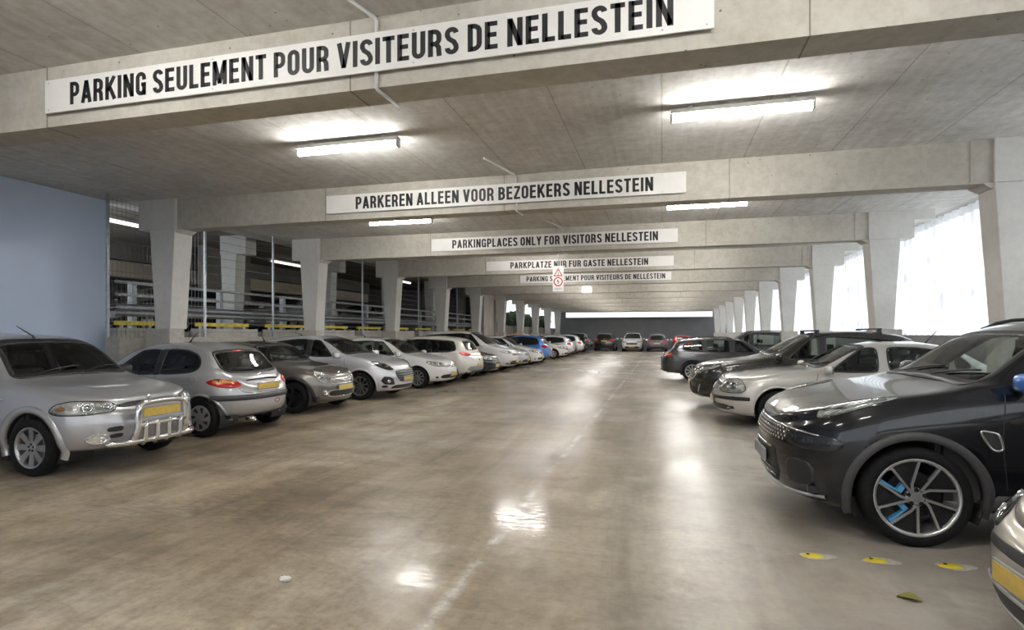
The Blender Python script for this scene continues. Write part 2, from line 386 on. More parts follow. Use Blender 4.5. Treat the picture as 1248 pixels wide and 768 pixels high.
# end wall with the bright slot
struct(MB().box(-10.7, 6.35, YEND, YEND+.2, 0, 3.22).build('wall_end', M_ENDW), 'dark grey end wall behind the far parked cars', 'wall')
struct(MB().box(-10.7, 6.35, YEND, YEND+.2, 3.74, ZC).build('trim_16', M_ENDW), 'grey strip above the bright slot in the end wall', 'wall')
struct(MB().box(-10.7, -9.6, YEND, YEND+.2, 3.22, 3.74).build('trim_17', M_ENDW), 'grey pier at the left end of the bright slot', 'wall')
struct(MB().box(4.7, 6.35, YEND, YEND+.2, 3.22, 3.74).build('trim_18', M_ENDW), 'grey pier at the right end of the bright slot', 'wall')

# beams
for k in range(-1, 10):
    y = Y0+BAY*k
    m = MB().box(XL, XR, y+.06, y+.40, ZB, ZC)
    m.box(XR-.27, XR, y+.045, y+.415, ZB+.02, ZC)           # thicker cast end at the right support
    bo = struct(m.build('ceiling_beam', M_BEAM), ORD[k+1]+' concrete beam spanning the lane', 'beam')
    for xj in (-6.08, -2.62, 1.01): MB().box(xj-.006, xj+.006, y+.057, y+.403, ZB-.003, ZC).build('joint_line', M_DARKC, bo)
# columns: tapered shaft, capital, corbel under the beam, plinth
for side, s, X in (('left', -1, XL), ('right', 1, XR)):
    for k in range(-1, 10):
        y = Y0+BAY*k
        def P(x, yy, z): return (X+s*x, yy, z)
        root = thing('concrete_column', '%s concrete column on the %s side of the lane' % (ORD[k+1], side), 'column', (0, 0, 0)); root['kind'] = 'structure'
        m = MB()
        lo = [P(.13, y+.02, 1.66), P(.50, y+.02, 1.66), P(.50, y+.44, 1.66), P(.13, y+.44, 1.66)]
        hi = [P(.0, y, ZB), P(.62, y, ZB), P(.62, y+.46, ZB), P(.0, y+.46, ZB)]
        m.hexa(lo, hi).build('shaft', M_COL, root, bevel=.012)
        m = MB()
        m.hexa([P(-.005, y-.01, ZB), P(.88, y-.01, ZB), P(.88, y+.47, ZB), P(-.005, y+.47, ZB)], [P(-.005, y-.01, ZC), P(.88, y-.01, ZC), P(.88, y+.47, ZC), P(-.005, y+.47, ZC)])
        if s > 0: m.hexa([P(.88, y+.05, ZC-.20), P(1.30, y+.05, ZC-.20), P(1.30, y+.4, ZC-.20), P(.88, y+.4, ZC-.20)], [P(.88, y+.05, ZC), P(1.30, y+.05, ZC), P(1.30, y+.4, ZC), P(.88, y+.4, ZC)])
        m.build('capital', M_COL, root)
        MB().hexa([P(-.03, y+.05, ZB-.07), P(.05, y+.05, ZB-.07), P(.05, y+.42, ZB-.07), P(-.03, y+.42, ZB-.07)], [P(-.13, y+.03, ZB), P(.05, y+.03, ZB), P(.05, y+.44, ZB), P(-.13, y+.44, ZB)]).build('corbel', M_COL, root)
        MB().hexa([P(.03, y-.09, 0), P(.62, y-.09, 0), P(.62, y+.27, 0), P(.03, y+.27, 0)], [P(.03, y-.09, 1.66), P(.62, y-.09, 1.66), P(.62, y+.27, 1.66), P(.03, y+.27, 1.66)]).build('plinth', M_WALLC, root)

# ---------------------------------------------------------------- the deck beyond the left parapet
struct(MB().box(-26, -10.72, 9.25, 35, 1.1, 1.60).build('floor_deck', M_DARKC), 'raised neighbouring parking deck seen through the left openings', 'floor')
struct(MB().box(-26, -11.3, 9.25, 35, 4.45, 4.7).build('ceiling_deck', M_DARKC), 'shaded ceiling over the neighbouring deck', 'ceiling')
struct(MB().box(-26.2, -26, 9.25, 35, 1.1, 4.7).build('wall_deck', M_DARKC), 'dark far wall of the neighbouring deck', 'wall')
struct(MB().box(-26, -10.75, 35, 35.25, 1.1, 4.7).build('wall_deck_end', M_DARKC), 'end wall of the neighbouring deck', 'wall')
struct(MB().box(-16.9, -16.5, 9.25, 30, 3.38, 3.86).build('trim_19', M_TANC), 'tan spandrel over the neighbouring deck', 'spandrel')
struct(MB().box(-16.8, -16.45, 9.25, 30, 3.90, 4.45).build('trim_20', M_DARKC), 'shaded band above the tan spandrel', 'spandrel')
struct(MB().box(-14.6, -14.3, 15.4, 17.5, 2.7, 4.45).build('trim_21', M_DARKC), 'grey concrete panel hanging over the neighbouring deck', 'wall')
for k in range(5):
    y = Y0+BAY*(k+1)-.2
    root = thing('deck_column', ORD[k]+' concrete column standing on the neighbouring deck', 'column'); root['kind'] = 'structure'
    MB().hexa([(-12.55, y, 1.6), (-12.2, y, 1.6), (-12.2, y+.4, 1.6), (-12.55, y+.4, 1.6)], [(-12.65, y, 3.9), (-12.1, y, 3.9), (-12.1, y+.4, 3.9), (-12.65, y+.4, 3.9)]).build('shaft', M_COL, root, bevel=.012)
    MB().box(-12.65, -11.75, y-.02, y+.42, 3.9, 4.45).build('capital', M_COL, root)

# dark planting and a grey block outside the far left openings
def hedge(y0, y1, x, z0, h, seed):
    random.seed(seed); bm = bmesh.new()
    n = int((y1-y0)/.45)
    for i in range(n):
        m_ = bmesh.ops.create_icosphere(bm, subdivisions=2, radius=1)
        c = Vector((x+random.uniform(-.4, .4), y0+.45*i+random.uniform(-.2, .2), z0+random.uniform(.2, h)))
        for v in m_['verts']: v.co = c+v.co*random.uniform(.38, .66)
    return bm
o = link_bm('hedge', hedge(36.4, 58, -11.6, 2.1, .75, 5), plain('dark_leaves', (.05, .065, .04), .9, 0, 0, .2, .4, 9)); tag(o, 'dark hedge outside the far left openings', 'hedge', None, 'stuff')
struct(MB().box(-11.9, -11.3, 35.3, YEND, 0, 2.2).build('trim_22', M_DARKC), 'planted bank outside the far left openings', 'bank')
struct(MB().box(-22, -20, 36, 62, 0, 3.1).build('trim_23', M_ENDW), 'grey low building outside the far left openings', 'building')
# guard rail on the deck edge
gr = thing('guard_rail', 'grey steel guard rail along the neighbouring deck edge', 'railing', (-10.95, 8.8, 1.60))
for i in range(11):
    MB().box(-.06, .06, .9+2.5*i, 1.02+2.5*i, 0, 1.08).build('post', M_RAIL, gr)
def wbeam(y0, y1, z, h=.26, d=.05):
    prof = [(-.5, 0), (-.32, 1), (-.12, 1), (0, .15), (.12, 1), (.32, 1), (.5, 0)]
    v = []; f = []
    for yy in (y0, y1):
        for (b, a) in prof: v.append((.06+a*d, yy, z+b*h))
        for (b, a) in reversed(prof): v.append((.06+a*d-.006, yy, z+b*h))
    n = len(prof)*2
    for i in range(n): f.append((i, (i+1) % n, n+(i+1) % n, n+i))
    return v, f
for z in (.46,):
    v_, f_ = wbeam(.5, 26.8, z); link('beam_rail', v_, f_, M_RAIL, gr)
for z in (.78, 1.04):
    MB().box(.06, .10, .5, 26.8, z-.03, z+.03).build('top_rail', M_RAIL, gr)
for i in range(10):
    y = 8.6+2.5*i
    tag(MB().box(-10.86, -10.76, max(9.25, y+.25), y+2.0, 1.74, 1.83).build('bumper_rail', M_YELLOW, bevel=.01), ORD[i]+' yellow bumper rail above the left parapet', 'rail', 'yellow bumper rails on the left parapet')
    o = bpy.data.objects[[q.name for q in bpy.data.objects if q.name.startswith('bumper_rail')][-1]]
    for yy in (max(9.35, y+.35), y+1.85): MB().box(-10.83, -10.79, yy, yy+.06, 1.45, 1.74).build('bracket', M_GALV, o)

# wire mesh screen panels on the parapet
for i in range(10):
    y = 8.78+2.45*i
    r = thing('mesh_screen', ORD[i]+' wire mesh screen panel between posts on the left parapet', 'mesh screen', (-10.45, y, 1.48), 0, 'wire mesh screens on the left parapet')
    MB().box(-.02, .02, -.025, .025, .0, 2.8).build('post', M_GALV, r)
    m = MB(); nv = 24 if i < 1 else 0
    for j in range(1, nv+1): m.box(-.0024, .0024, j*2.45/25-.0024, j*2.45/25+.0024, -.15, 2.79)
    for j in range(14): m.box(-.004, .004, .02, 2.42, .12+j*.2-.004, .12+j*.2+.004)
    m.build('wire_mesh', M_RAIL, r)

# ---------------------------------------------------------------- strip lights
def strip_light(x, y, z, label, rz=0., L=1.58, group='ceiling strip lights', e=M_TUBE):
    r = thing('strip_light', label, 'ceiling light', (x, y, z), rz, group)
    m = MB(); m.box(-L/2, L/2, -.055, .055, .045, .10); m.box(-L/2+.2, -L/2+.26, -.02, .02, .095, .14); m.box(L/2-.26, L/2-.2, -.02, .02, .095, .14); m.build('housing', M_HOUSING, r, bevel=.006)
    MB().lathe([(-L/2+.03, .0001), (-L/2+.03, .042), (L/2-.03, .042), (L/2-.03, .0001)], 'x', 14).build('tube', e, r, True)
    for xe in (-L/2, L/2-.03): MB().box(xe, xe+.03, -.046, .046, -.046, .046).build('end_cap', M_HOUSING, r, bevel=.006)
    return r
for k in (-2, -1, 0, 1, 2, 3, 4, 5, 6, 7, 8, 9):
    y = 7.13+BAY*k
    xl, xr = (-4.25, .88) if k != 1 else (-5.85, .86)
    for sd, x in (('left', xl), ('right', xr)):
        where = 'between the %s and %s beams' % (ORD[k], ORD[k+1]) if k >= 0 else {-1: 'before the nearest beam', -2: 'behind the camera', -3: 'farther behind', -4: 'farthest behind'}[k]
        strip_light(x, y, 4.14, 'lit ceiling strip light on the %s of the lane, %s' % (sd, where))
strip_light(-12.9, 11.0, 4.3, 'lit strip light on the neighbouring deck ceiling by the blue wall', PI/2, 2.2, 'strip lights over the neighbouring deck', M_TUBED)
strip_light(-14.2, 19.5, 4.3, 'lit strip light on the neighbouring deck ceiling near the second column', PI/2, 2.2, 'strip lights over the neighbouring deck', M_TUBED)
strip_light(-13.2, 27.5, 4.3, 'lit strip light on the neighbouring deck ceiling near the fourth column', PI/2, 2.2, 'strip lights over the neighbouring deck', M_TUBED)

# ---------------------------------------------------------------- writing
def arc(cx, cy, rx, ry, a0, a1, n=10): return [(cx+rx*math.cos(math.radians(a0+(a1-a0)*k/n)), cy+ry*math.sin(math.radians(a0+(a1-a0)*k/n))) for k in range(n+1)]
TW = .168; HW = TW/2
def bowl(x0, x1, y0, y1, r=.17):
    return [(x0, y1), (x1-r, y1)]+arc(x1-r, y1-r, r, r, 90, 0)[1:]+arc(x1-r, y0+r, r, r, 0, -90)+[(x0, y0)]
W_ = .46; L_, R_, T_, B_, M_ = HW, W_-HW, 1-HW, HW, .52
GLYPHS = {  # centre lines of the strokes, cap height 1
 'A': (.50, [[(HW*.9, 0), (.25, 1-HW*.2)], [(.50-HW*.9, 0), (.25, 1-HW*.2)], [(.13, .27), (.37, .27)]]),
 'B': (W_, [[(L_, 0), (L_, 1)], bowl(L_, R_-.02, M_, T_), bowl(L_, R_, B_, M_)]),
 'C': (W_, [arc((L_+R_)/2, T_-.16, (R_-L_)/2, .16, 0, 180)+arc((L_+R_)/2, B_+.16, (R_-L_)/2, .16, 180, 360), [(R_, T_-.16), (R_, .64)], [(R_, B_+.16), (R_, .36)]]),
 'D': (W_, [[(L_, 0), (L_, 1)], bowl(L_, R_, B_, T_, .2)]),
 'E': (.41, [[(L_, 0), (L_, 1)], [(L_, T_), (.40, T_)], [(L_, M_), (.375, M_)], [(L_, B_), (.41, B_)]]),
 'F': (.39, [[(L_, 0), (L_, 1)], [(L_, T_), (.39, T_)], [(L_, M_), (.36, M_)]]),
 'G': (W_+.01, [arc((L_+R_)/2, T_-.16, (R_-L_)/2, .16, 0, 180)+arc((L_+R_)/2, B_+.16, (R_-L_)/2, .16, 180, 360), [(R_, T_-.16), (R_, .66)], [(R_, 0), (R_, .50)], [(.25, .46), (R_+HW, .46)]]),
 'I': (TW, [[(L_, 0), (L_, 1)]]),
 'K': (.49, [[(L_, 0), (L_, 1)], [(L_, .36), (.42, 1.)], [(.20, .56), (.44, 0)]]),
 'L': (.39, [[(L_, 0), (L_, 1)], [(L_, B_), (.39, B_)]]),
 'M': (.60, [[(HW, 0), (HW, 1)], [(.60-HW, 0), (.60-HW, 1)], [(HW*1.1, 1-HW*.4), (.30, .06)], [(.60-HW*1.1, 1-HW*.4), (.30, .06)]]),
 'N': (W_+.02, [[(HW, 0), (HW, 1)], [(W_+.02-HW, 0), (W_+.02-HW, 1)], [(HW, 1-HW*.4), (W_+.02-HW, HW*.4)]]),
 'O': (W_, [arc((L_+R_)/2, T_-.17, (R_-L_)/2, .17, 0, 180)+arc((L_+R_)/2, B_+.17, (R_-L_)/2, .17, 180, 360)+[(R_, T_-.17)]]),
 'P': (W_-.01, [[(L_, 0), (L_, 1)], bowl(L_, R_-.01, .43, T_)]),
 'R': (W_+.01, [[(L_, 0), (L_, 1)], bowl(L_, R_-.01, .46, T_), [(R_-.09, .44), (R_-.02, .32), (R_, 0)]]),
 'S': (W_-.01, [arc((L_+R_)/2, T_-.15, (R_-L_)/2, .15, 5, 180)+[(L_, .70), (.14, .58), (.30, .45), (R_-.01, .32)]+arc((L_+R_)/2, B_+.15, (R_-L_)/2, .15, 0, -185)]),
 'T': (.42, [[(.21, 0), (.21, 1)], [(0, T_), (.42, T_)]]),
 'U': (W_, [[(L_, 1)]+arc((L_+R_)/2, B_+.17, (R_-L_)/2, .17, 180, 360)+[(R_, 1)]]),
 'V': (.48, [[(HW*.85, 1), (.24, HW*.3)], [(.48-HW*.85, 1), (.24, HW*.3)]]),
 'Y': (.48, [[(HW*.85, 1), (.24, .42)], [(.48-HW*.85, 1), (.24, .42)], [(.24, 0), (.24, .46)]]),
 'Z': (.42, [[(.02, T_), (.42, T_)], [(.0, B_), (.42, B_)], [(.36, 1-HW*1.3), (.06, HW*1.3)]]),
 '5': (W_, [[(.40, T_), (.12, T_), (.09, .50)], [(.09, .52), (.2, .60)]+arc(.23, .33, .155, .25, 80, -150)]),
}
def stroke(m, P, t, y0, y1):
    """a flat bar of width t along a polyline, mitred at its joints"""
    P = [np.array(p, float) for p in P]; P = [p for i, p in enumerate(P) if i == 0 or np.linalg.norm(p-P[i-1]) > 1e-4]; n = len(P); A = []; B = []
    for i in range(n):
        d0 = P[i]-P[i-1] if i else P[1]-P[0]; d1 = P[i+1]-P[i] if i < n-1 else d0
        d0 = d0/np.linalg.norm(d0); d1 = d1/np.linalg.norm(d1); b = d0+d1; b /= np.linalg.norm(b); nn = np.array([-b[1], b[0]]); k = t/2/max(.5, abs(np.dot(nn, [-d0[1], d0[0]])))
        A.append(P[i]+nn*k); B.append(P[i]-nn*k)
    v = [(p[0], y, p[1]) for y in (y0, y1) for L in (A, B) for p in L]; f = []
    for i in range(n-1):
        f += [(i, i+1, n+i+1, n+i), (2*n+i, 3*n+i, 3*n+i+1, 2*n+i+1), (i, 2*n+i, 2*n+i+1, i+1), (n+i, n+i+1, 3*n+i+1, 3*n+i)]
    f += [(0, n, 3*n, 2*n), (n-1, 3*n-1, 4*n-1, 2*n-1)]
    m.add(v, f)
def text_mesh(s, name, mat, parent, width, height, x0, yf, z0, depth=.002):
    """condensed sign lettering made of flat strokes, cap height and total width given"""
    tot = 0; lay = []
    for ch in s:
        if ch == ' ': tot += .21; continue
        w, st = GLYPHS[ch]; lay.append((tot, st)); tot += w+.095
    tot -= .095; kx = width/tot; m = MB()
    for (o, st) in lay:
        q = MB()
        for P in st: stroke(q, P, TW, 0, 1)
        m.add([(x0+(o+p[0])*kx, yf-depth*p[1], z0+p[2]*height) for p in q.v], q.f)
    return m.build(name, mat, parent)
SIGNS = [(-1, 'PARKING SEULEMENT POUR VISITEURS DE NELLESTEIN', -5.70, .08, 'long white sign on the nearest beam reading PARKING SEULEMENT POUR VISITEURS DE NELLESTEIN'),
         (0, 'PARKEREN ALLEEN VOOR BEZOEKERS NELLESTEIN', -5.42, -.14, 'long white sign on the second beam reading PARKEREN ALLEEN VOOR BEZOEKERS NELLESTEIN'),
         (1, 'PARKINGPLACES ONLY FOR VISITORS NELLESTEIN', -5.43, -.10, 'long white sign on the third beam reading PARKINGPLACES ONLY FOR VISITORS NELLESTEIN'),
         (2, 'PARKPLATZE NUR FUR GASTE NELLESTEIN', -5.15, -.45, 'long white sign on the fourth beam reading PARKPLATZE NUR FUR GASTE NELLESTEIN'),
         (3, 'PARKING SEULEMENT POUR VISITEURS DE NELLESTEIN', -5.75, .12, 'farthest long white sign, on the fifth beam behind the hanging speed sign')]
for k, s, x0, x1, lab in SIGNS:
    y = Y0+BAY*k+.015
    r = thing('visitor_sign', lab, 'sign', (0, y, 3.95), 0, 'white visitor parking signs on the beams')
    m = MB().box(-6.03, .365, -.014, .0, 3.785-3.95, 4.115-3.95); m.build('board', M_WHITE, r)
    for xx in (-5.9, -4.2, -1.9, .2): MB().box(xx-.02, xx+.02, 0, .045, -.15, .15).build('batten', M_GALV, r)
    m = MB()
    for xx in (-5.98, -4.0, -2.0, 0., .315):
        for zz in (-.135, .135): m.lathe([(-.0145, .0001), (-.0165, .008), (-.0125, .008)], 'y', 8, (xx, 0, zz))
    m.build('screws', M_GALV, r); 
    text_mesh(s, 'lettering', M_BLACK, r, x1-x0, .222, x0, -.0142, -.108)

# hanging warning and speed sign
sp_ = thing('speed_sign', 'small white hanging sign with red triangle and red ring around 5', 'sign', (-3.34, 18.75, 3.39))
MB().box(-.185, .185, -.006, .006, -.42, .42).build('panel', M_WHITE, sp_, bevel=.003)
MB().tube([(0, .0, .42), (0, .0, .89)], .018).build('hanger', M_HOUSING, sp_)
def ring2d(outer, inner, y0=-.0065, y1=-.0085):
    n = len(outer); v = [(a, y1, b) for a, b in outer]+[(a, y1, b) for a, b in inner]+[(a, y0, b) for a, b in outer]+[(a, y0, b) for a, b in inner]
    f = []
    for i in range(n):
        j = (i+1) % n
        f += [(i, j, n+j, n+i), (i, 2*n+i, 2*n+j, j), (n+i, n+j, 3*n+j, 3*n+i)]
    return v, f
tri = lambda r_, cz: [(r_*math.cos(PI/2+2*PI*k/3), cz+r_*math.sin(PI/2+2*PI*k/3)) for k in range(3)]
v_, f_ = ring2d(tri(.185, .17), tri(.115, .17)); link('warning_triangle', v_, f_, M_RED, sp_)
m = MB(); m.box(-.012, .012, -.0085, -.0065, .12, .17); m.lathe([(-.0085, .0001), (-.0085, .016), (-.0065, .016)], 'y', 12, (0, 0, .195)); m.box(-.04, .04, -.0085, -.0065, .105, .118); m.build('walking_figure', M_BLACK, sp_)
cir = lambda r_, cz: [(r_*math.cos(2*PI*k/32), cz+r_*math.sin(2*PI*k/32)) for k in range(32)]
v_, f_ = ring2d(cir(.155, -.10), cir(.115, -.10)); link('speed_ring', v_, f_, M_RED, sp_)
text_mesh('5', 'speed_number', M_BLACK, sp_, .075, .125, -.0375, -.0065, -.163)
m = MB()
for zz in (-.32, -.36): m.box(-.12, .12, -.008, -.006, zz, zz+.012)
m.build('small_print', M_KERB, sp_)

# small lit lamp box on a far beam
lb = thing('lamp_box', 'small bright lamp box fixed to a far beam left of centre', 'lamp', (-3.75, Y0+BAY*4+.03, 3.83))
MB().box(-.22, .22, -.06, .03, -.13, .13).build('lamp_front', M_EXIT, lb, bevel=.01); MB().box(-.25, .25, .0, .034, -.16, .16).build('lamp_frame', M_HOUSING, lb)

# conduits on the beams
for i, (k, x) in enumerate(((-1, -2.36), (0, -2.40), (1, -2.45))):
    y = Y0+BAY*k
    c = MB().tube([(x-.25, y-1.0, ZC-.02), (x-.02, y+.02, ZC-.02), (x, y+.04, ZC-.05), (x, y+.04, ZB-.01), (x+.0, y+.06, ZB-.02), (x+.02, y+.42, ZB-.02), (x+.02, y+.43, ZC-.03), (x+.1, y+.9, ZC-.02)], .017, 8)
    tag(c.build('cable_conduit', M_HOUSING, None, True), 'thin grey cable conduit bent around the %s beam' % ORD[i], 'conduit', 'cable conduits around the beams')
# ================================================================ CARS
def pchip(pts):
    X = np.array([p[0] for p in pts], float); Y = np.array([p[1] for p in pts], float); h = np.diff(X); dl = np.diff(Y)/h
    m = np.zeros(len(X)); m[0] = dl[0]; m[-1] = dl[-1]
    for i in range(1, len(X)-1):
        if dl[i-1]*dl[i] <= 0: m[i] = 0
        else:
            w1 = 2*h[i]+h[i-1]; w2 = h[i]+2*h[i-1]; m[i] = (w1+w2)/(w1/dl[i-1]+w2/dl[i])
    def f(x):
        x = np.clip(np.asarray(x, float), X[0], X[-1]); i = np.clip(np.searchsorted(X, x, side='right')-1, 0, len(X)-2)
        t = (x-X[i])/h[i]
        return (2*t**3-3*t**2+1)*Y[i]+(t**3-2*t**2+t)*h[i]*m[i]+(-2*t**3+3*t**2)*Y[i+1]+(t**3-t**2)*h[i]*m[i+1]
    return f
def inpoly(px, py, poly):
    poly = np.asarray(poly); r = np.zeros(px.shape, bool); j = len(poly)-1
    for i in range(len(poly)):
        xi, yi = poly[i]; xj, yj = poly[j]
        c = ((yi > py) != (yj > py)) & (px < (xj-xi)*(py-yi)/(yj-yi+1e-12)+xi)
        r ^= c; j = i
    return r
def resample(poly, n):
    P = np.array(poly, float); Q = np.vstack([P, P[:1]]); s = np.r_[0, np.cumsum(np.linalg.norm(np.diff(Q, axis=0), axis=1))]
    t = np.linspace(0, s[-1], n, endpoint=False)
    return np.c_[np.interp(t, s, Q[:, 0]), np.interp(t, s, Q[:, 1])]
def inset(poly, d):
    P = np.array(poly, float); n = len(P)
    area = .5*np.sum(P[:, 0]*np.roll(P[:, 1], -1)-np.roll(P[:, 0], -1)*P[:, 1]); sg = 1 if area > 0 else -1
    t = np.roll(P, -1, 0)-np.roll(P, 1, 0); t /= np.linalg.norm(t, axis=1)[:, None]+1e-12
    return P+np.c_[-t[:, 1], t[:, 0]]*d*sg

class Car:
    def __init__(s, name, label, sp, X, Y, nose, group=None, cat='car', z=0., turn=0.):
        """X = world X of the nose (or tail) end that faces the lane, nose=+1 looks to +X, -1 to -X; Y = centre line"""
        s.sp = sp; s.L = sp['L']; s.W = sp['W']; L = s.L
        s.root = thing(name, label, cat, (X, Y, z), (0 if nose > 0 else PI)+turn, group)
        s.rad = sp.get('rad', .05); s.seg = sp.get('step', .035); s.see = sp.get('see', False)
        s.surface(); s.features()
    def x(s, d): return s.L/2-d
    # ------------------------------------------------ body skin
    def surface(s):
        sp = s.sp; L, W = s.L, s.W
        zt = pchip(sp['top']); zb = pchip(sp['belt']); z0 = pchip(sp['low'])
        d0f, nf, d0r, nr = sp.get('plan', (.85, 2.7, .6, 3.0))
        def plan(d):
            d = np.asarray(d, float); f = np.ones_like(d)
            a = np.clip((d0f-d)/d0f, 0, 1); f = np.minimum(f, (1-a**nf)**(1/nf))
            r = np.clip((d0r-(L-d))/d0r, 0, 1); f = np.minimum(f, (1-r**nr)**(1/nr))
            return f*(.982+.018*np.sin(PI*np.clip(d/L, 0, 1)))
        s.zt, s.zb, s.plan = zt, zb, plan
        th = np.linspace(0, 1, 4001); fine = L*(.5-.5*np.cos(PI*th))
        P = np.c_[fine, zt(fine), plan(fine)*W/2*1.0]
        al = np.r_[0, np.cumsum(np.linalg.norm(np.diff(P, axis=0), axis=1))]
        n = int(al[-1]/s.seg); d = np.interp(np.linspace(0, al[-1], n+1), al, fine); d[0] = 0; d[-1] = L
        lev = sp.get('lev') or [(0, .90, .13, .10), (.05, .955, .07, .05), (.22, .985, .015, .01), (.5, 1.0, 0, 0), (.76, .995, .012, .02), (.93, .975, .045, .05), (1.0, .945, .10, .09)]
        fset = sp.get('fset'); rset = sp.get('rset')
        rows = []
        Z0, ZBv, ZT, PL = z0(d), zb(d), zt(d), plan(d)
        ZT = np.maximum(ZT, ZBv+.015)
        for k, (fr, w, fs, rs) in enumerate(lev):
            if fset: fs = fset[k]
            if rset: rs = rset[k]
            xx = fs+(L-fs-rs)*(d/L)
            rows.append(np.c_[L/2-xx, PL*w*W/2, Z0+fr*(ZBv-Z0)])
        xb = rows[-1][:, 0]; yb = rows[-1][:, 1]; h = ZT-ZBv
        tum = sp.get('tumble', .38)
        re = yb*.955-tum*np.clip(h-.06, 0, 1)*np.clip(yb/(.3*W), 0, 1); re = np.maximum(re, yb*.3)
        s.d, s.re, s.xb = d, re, xb
        t = np.clip((h-.06)/.14, 0, 1); t = t*t*(3-2*t)
        hc = sp.get('crown', .085)
        hood = sp.get('hood') or [(.985, .2), (.955, .5), (.89, .74), (.74, .88), (.42, .97), (0, 1)]
        cabY = [.972*yb, .5*(.965*yb+re)+.012, re+.006, re*.93, re*.55, 0*yb]
        cabZ = [.03+0*h, np.maximum((h-hc)/2+.02, .035), np.maximum(h-hc, .04), np.maximum(h-hc*.42, .045), np.maximum(h-.012, .05), h]
        for k in range(6):
            yy = (1-t)*hood[k][0]*yb+t*cabY[k]; zz = ZBv+(1-t)*hood[k][1]*h+t*np.minimum(cabZ[k], h)
            rows.append(np.c_[xb, yy, zz])
        G = np.array(rows)                       # rows x stations x 3
        for _ in range(sp.get('sub', 3)):
            A = G[:-1]*.75+G[1:]*.25; B = G[:-1]*.25+G[1:]*.75
            H = np.empty((2*len(A), *G.shape[1:])); H[0::2] = A; H[1::2] = B; H[0] = G[0]; H[-1] = G[-1]; G = H
        M = G[:-1][::-1].copy(); M[:, :, 1] *= -1
        G = np.vstack([G, M]); s.G = G
        R, S = G.shape[:2]
        V = G.reshape(-1, 3)
        i, j = np.meshgrid(np.arange(R-1), np.arange(S-1), indexing='ij'); a = (i*S+j).ravel()
        F = np.c_[a, a+S, a+S+1, a+1]           # outward winding checked below
        s.bvh = BVHTree.FromPolygons([tuple(p) for p in V], [tuple(map(int, q)) for q in F])
        s.V, s.F = V, F
    def ray(s, o, d):
        h = s.bvh.ray_cast(Vector(o), Vector(d)); return h
    def basis(s, n):
        n = Vector(n).normalized(); t = Vector((0, 0, 1)).cross(n)
        if t.length < .05: t = Vector((0, 1, 0))
        t.normalize(); return n, t, n.cross(t)
    def proj2(s, pts3, n):
        n, t, b = s.basis(n); return [(Vector(p).dot(t), Vector(p).dot(b)) for p in pts3]
    def hit(s, n, t, b, a, bb, off):
        o = t*a+b*bb+n*6; h = s.bvh.ray_cast(o, -n)
        if h[0] is None: return None
        nn = h[1] if h[1].dot(n) > 0 else -h[1]
        return h[0]+nn*off, nn, h[0]
    def patch(s, name, mat, n, poly, off=.004, bulge=0., rows=10, cols=14, parent=None, smooth=3, skirt=.012, both=False, is3=True, mirror_of=False):
        """a panel that follows the body: polygon (3D guide points) cast along -n onto the skin"""
        out = []
        for sg in ((1, -1) if both else (1,)):
            nn = (n[0], n[1]*sg, n[2]); pp = [(p[0], p[1]*sg, p[2]) for p in poly] if is3 else poly
            N_, T_, B_ = s.basis(nn)
            q = s.proj2(pp, nn) if is3 else pp
            q = roundpoly(q, .016 if smooth == 1 else s.rad) if smooth else [np.array(p, float) for p in q]
            q = resample(q, 160); b0, b1 = q[:, 1].min(), q[:, 1].max(); e = (b1-b0)*.004
            V = []; F = []; ok = True; ring = []
            Q = np.vstack([q, q[:1]])
            for i in range(rows+1):
                bb = b0+e+(b1-b0-2*e)*(.5-.5*math.cos(PI*i/rows))
                xs = []
                for k in range(len(q)):
                    y0, y1 = Q[k, 1], Q[k+1, 1]
                    if (y0 <= bb) != (y1 <= bb): xs.append(Q[k, 0]+(bb-y0)/(y1-y0)*(Q[k+1, 0]-Q[k, 0]))
                if not xs: xs = [q[:, 0].mean()]*2
                a0, a1 = min(xs), max(xs)
                for j in range(cols+1):
                    a = a0+(a1-a0)*j/cols
                    edge = i in (0, rows) or j in (0, cols)
                    ui, uj = 2*i/rows-1, 2*j/cols-1
                    o_ = off+bulge*max(0, 1-max(abs(ui), abs(uj))**3)
                    h = s.hit(N_, T_, B_, a, bb, o_)
                    if h is None:
                        p = V[-1] if V else None
                        V.append(p)
                    else: V.append(h[0])
            first = next((p for p in V if p is not None), None)
            if first is None: continue
            V = [p if p is not None else first for p in V]
            c1 = cols+1
            for i in range(rows):
                for j in range(cols): F.append((i*c1+j, i*c1+j+1, (i+1)*c1+j+1, (i+1)*c1+j))
            loop = [j for j in range(c1)]+[i*c1+cols for i in range(1, rows+1)]+[rows*c1+j for j in range(cols-1, -1, -1)]+[i*c1 for i in range(rows-1, 0, -1)]
            if skirt:
                m0 = len(V); V += [V[k]-N_*skirt for k in loop]
                nl = len(loop)
                for k in range(nl): F.append((loop[k], m0+k, m0+(k+1) % nl, loop[(k+1) % nl]))
            o = link(name, V, F, mat, parent or s.root, True); out.append(o)
        return out
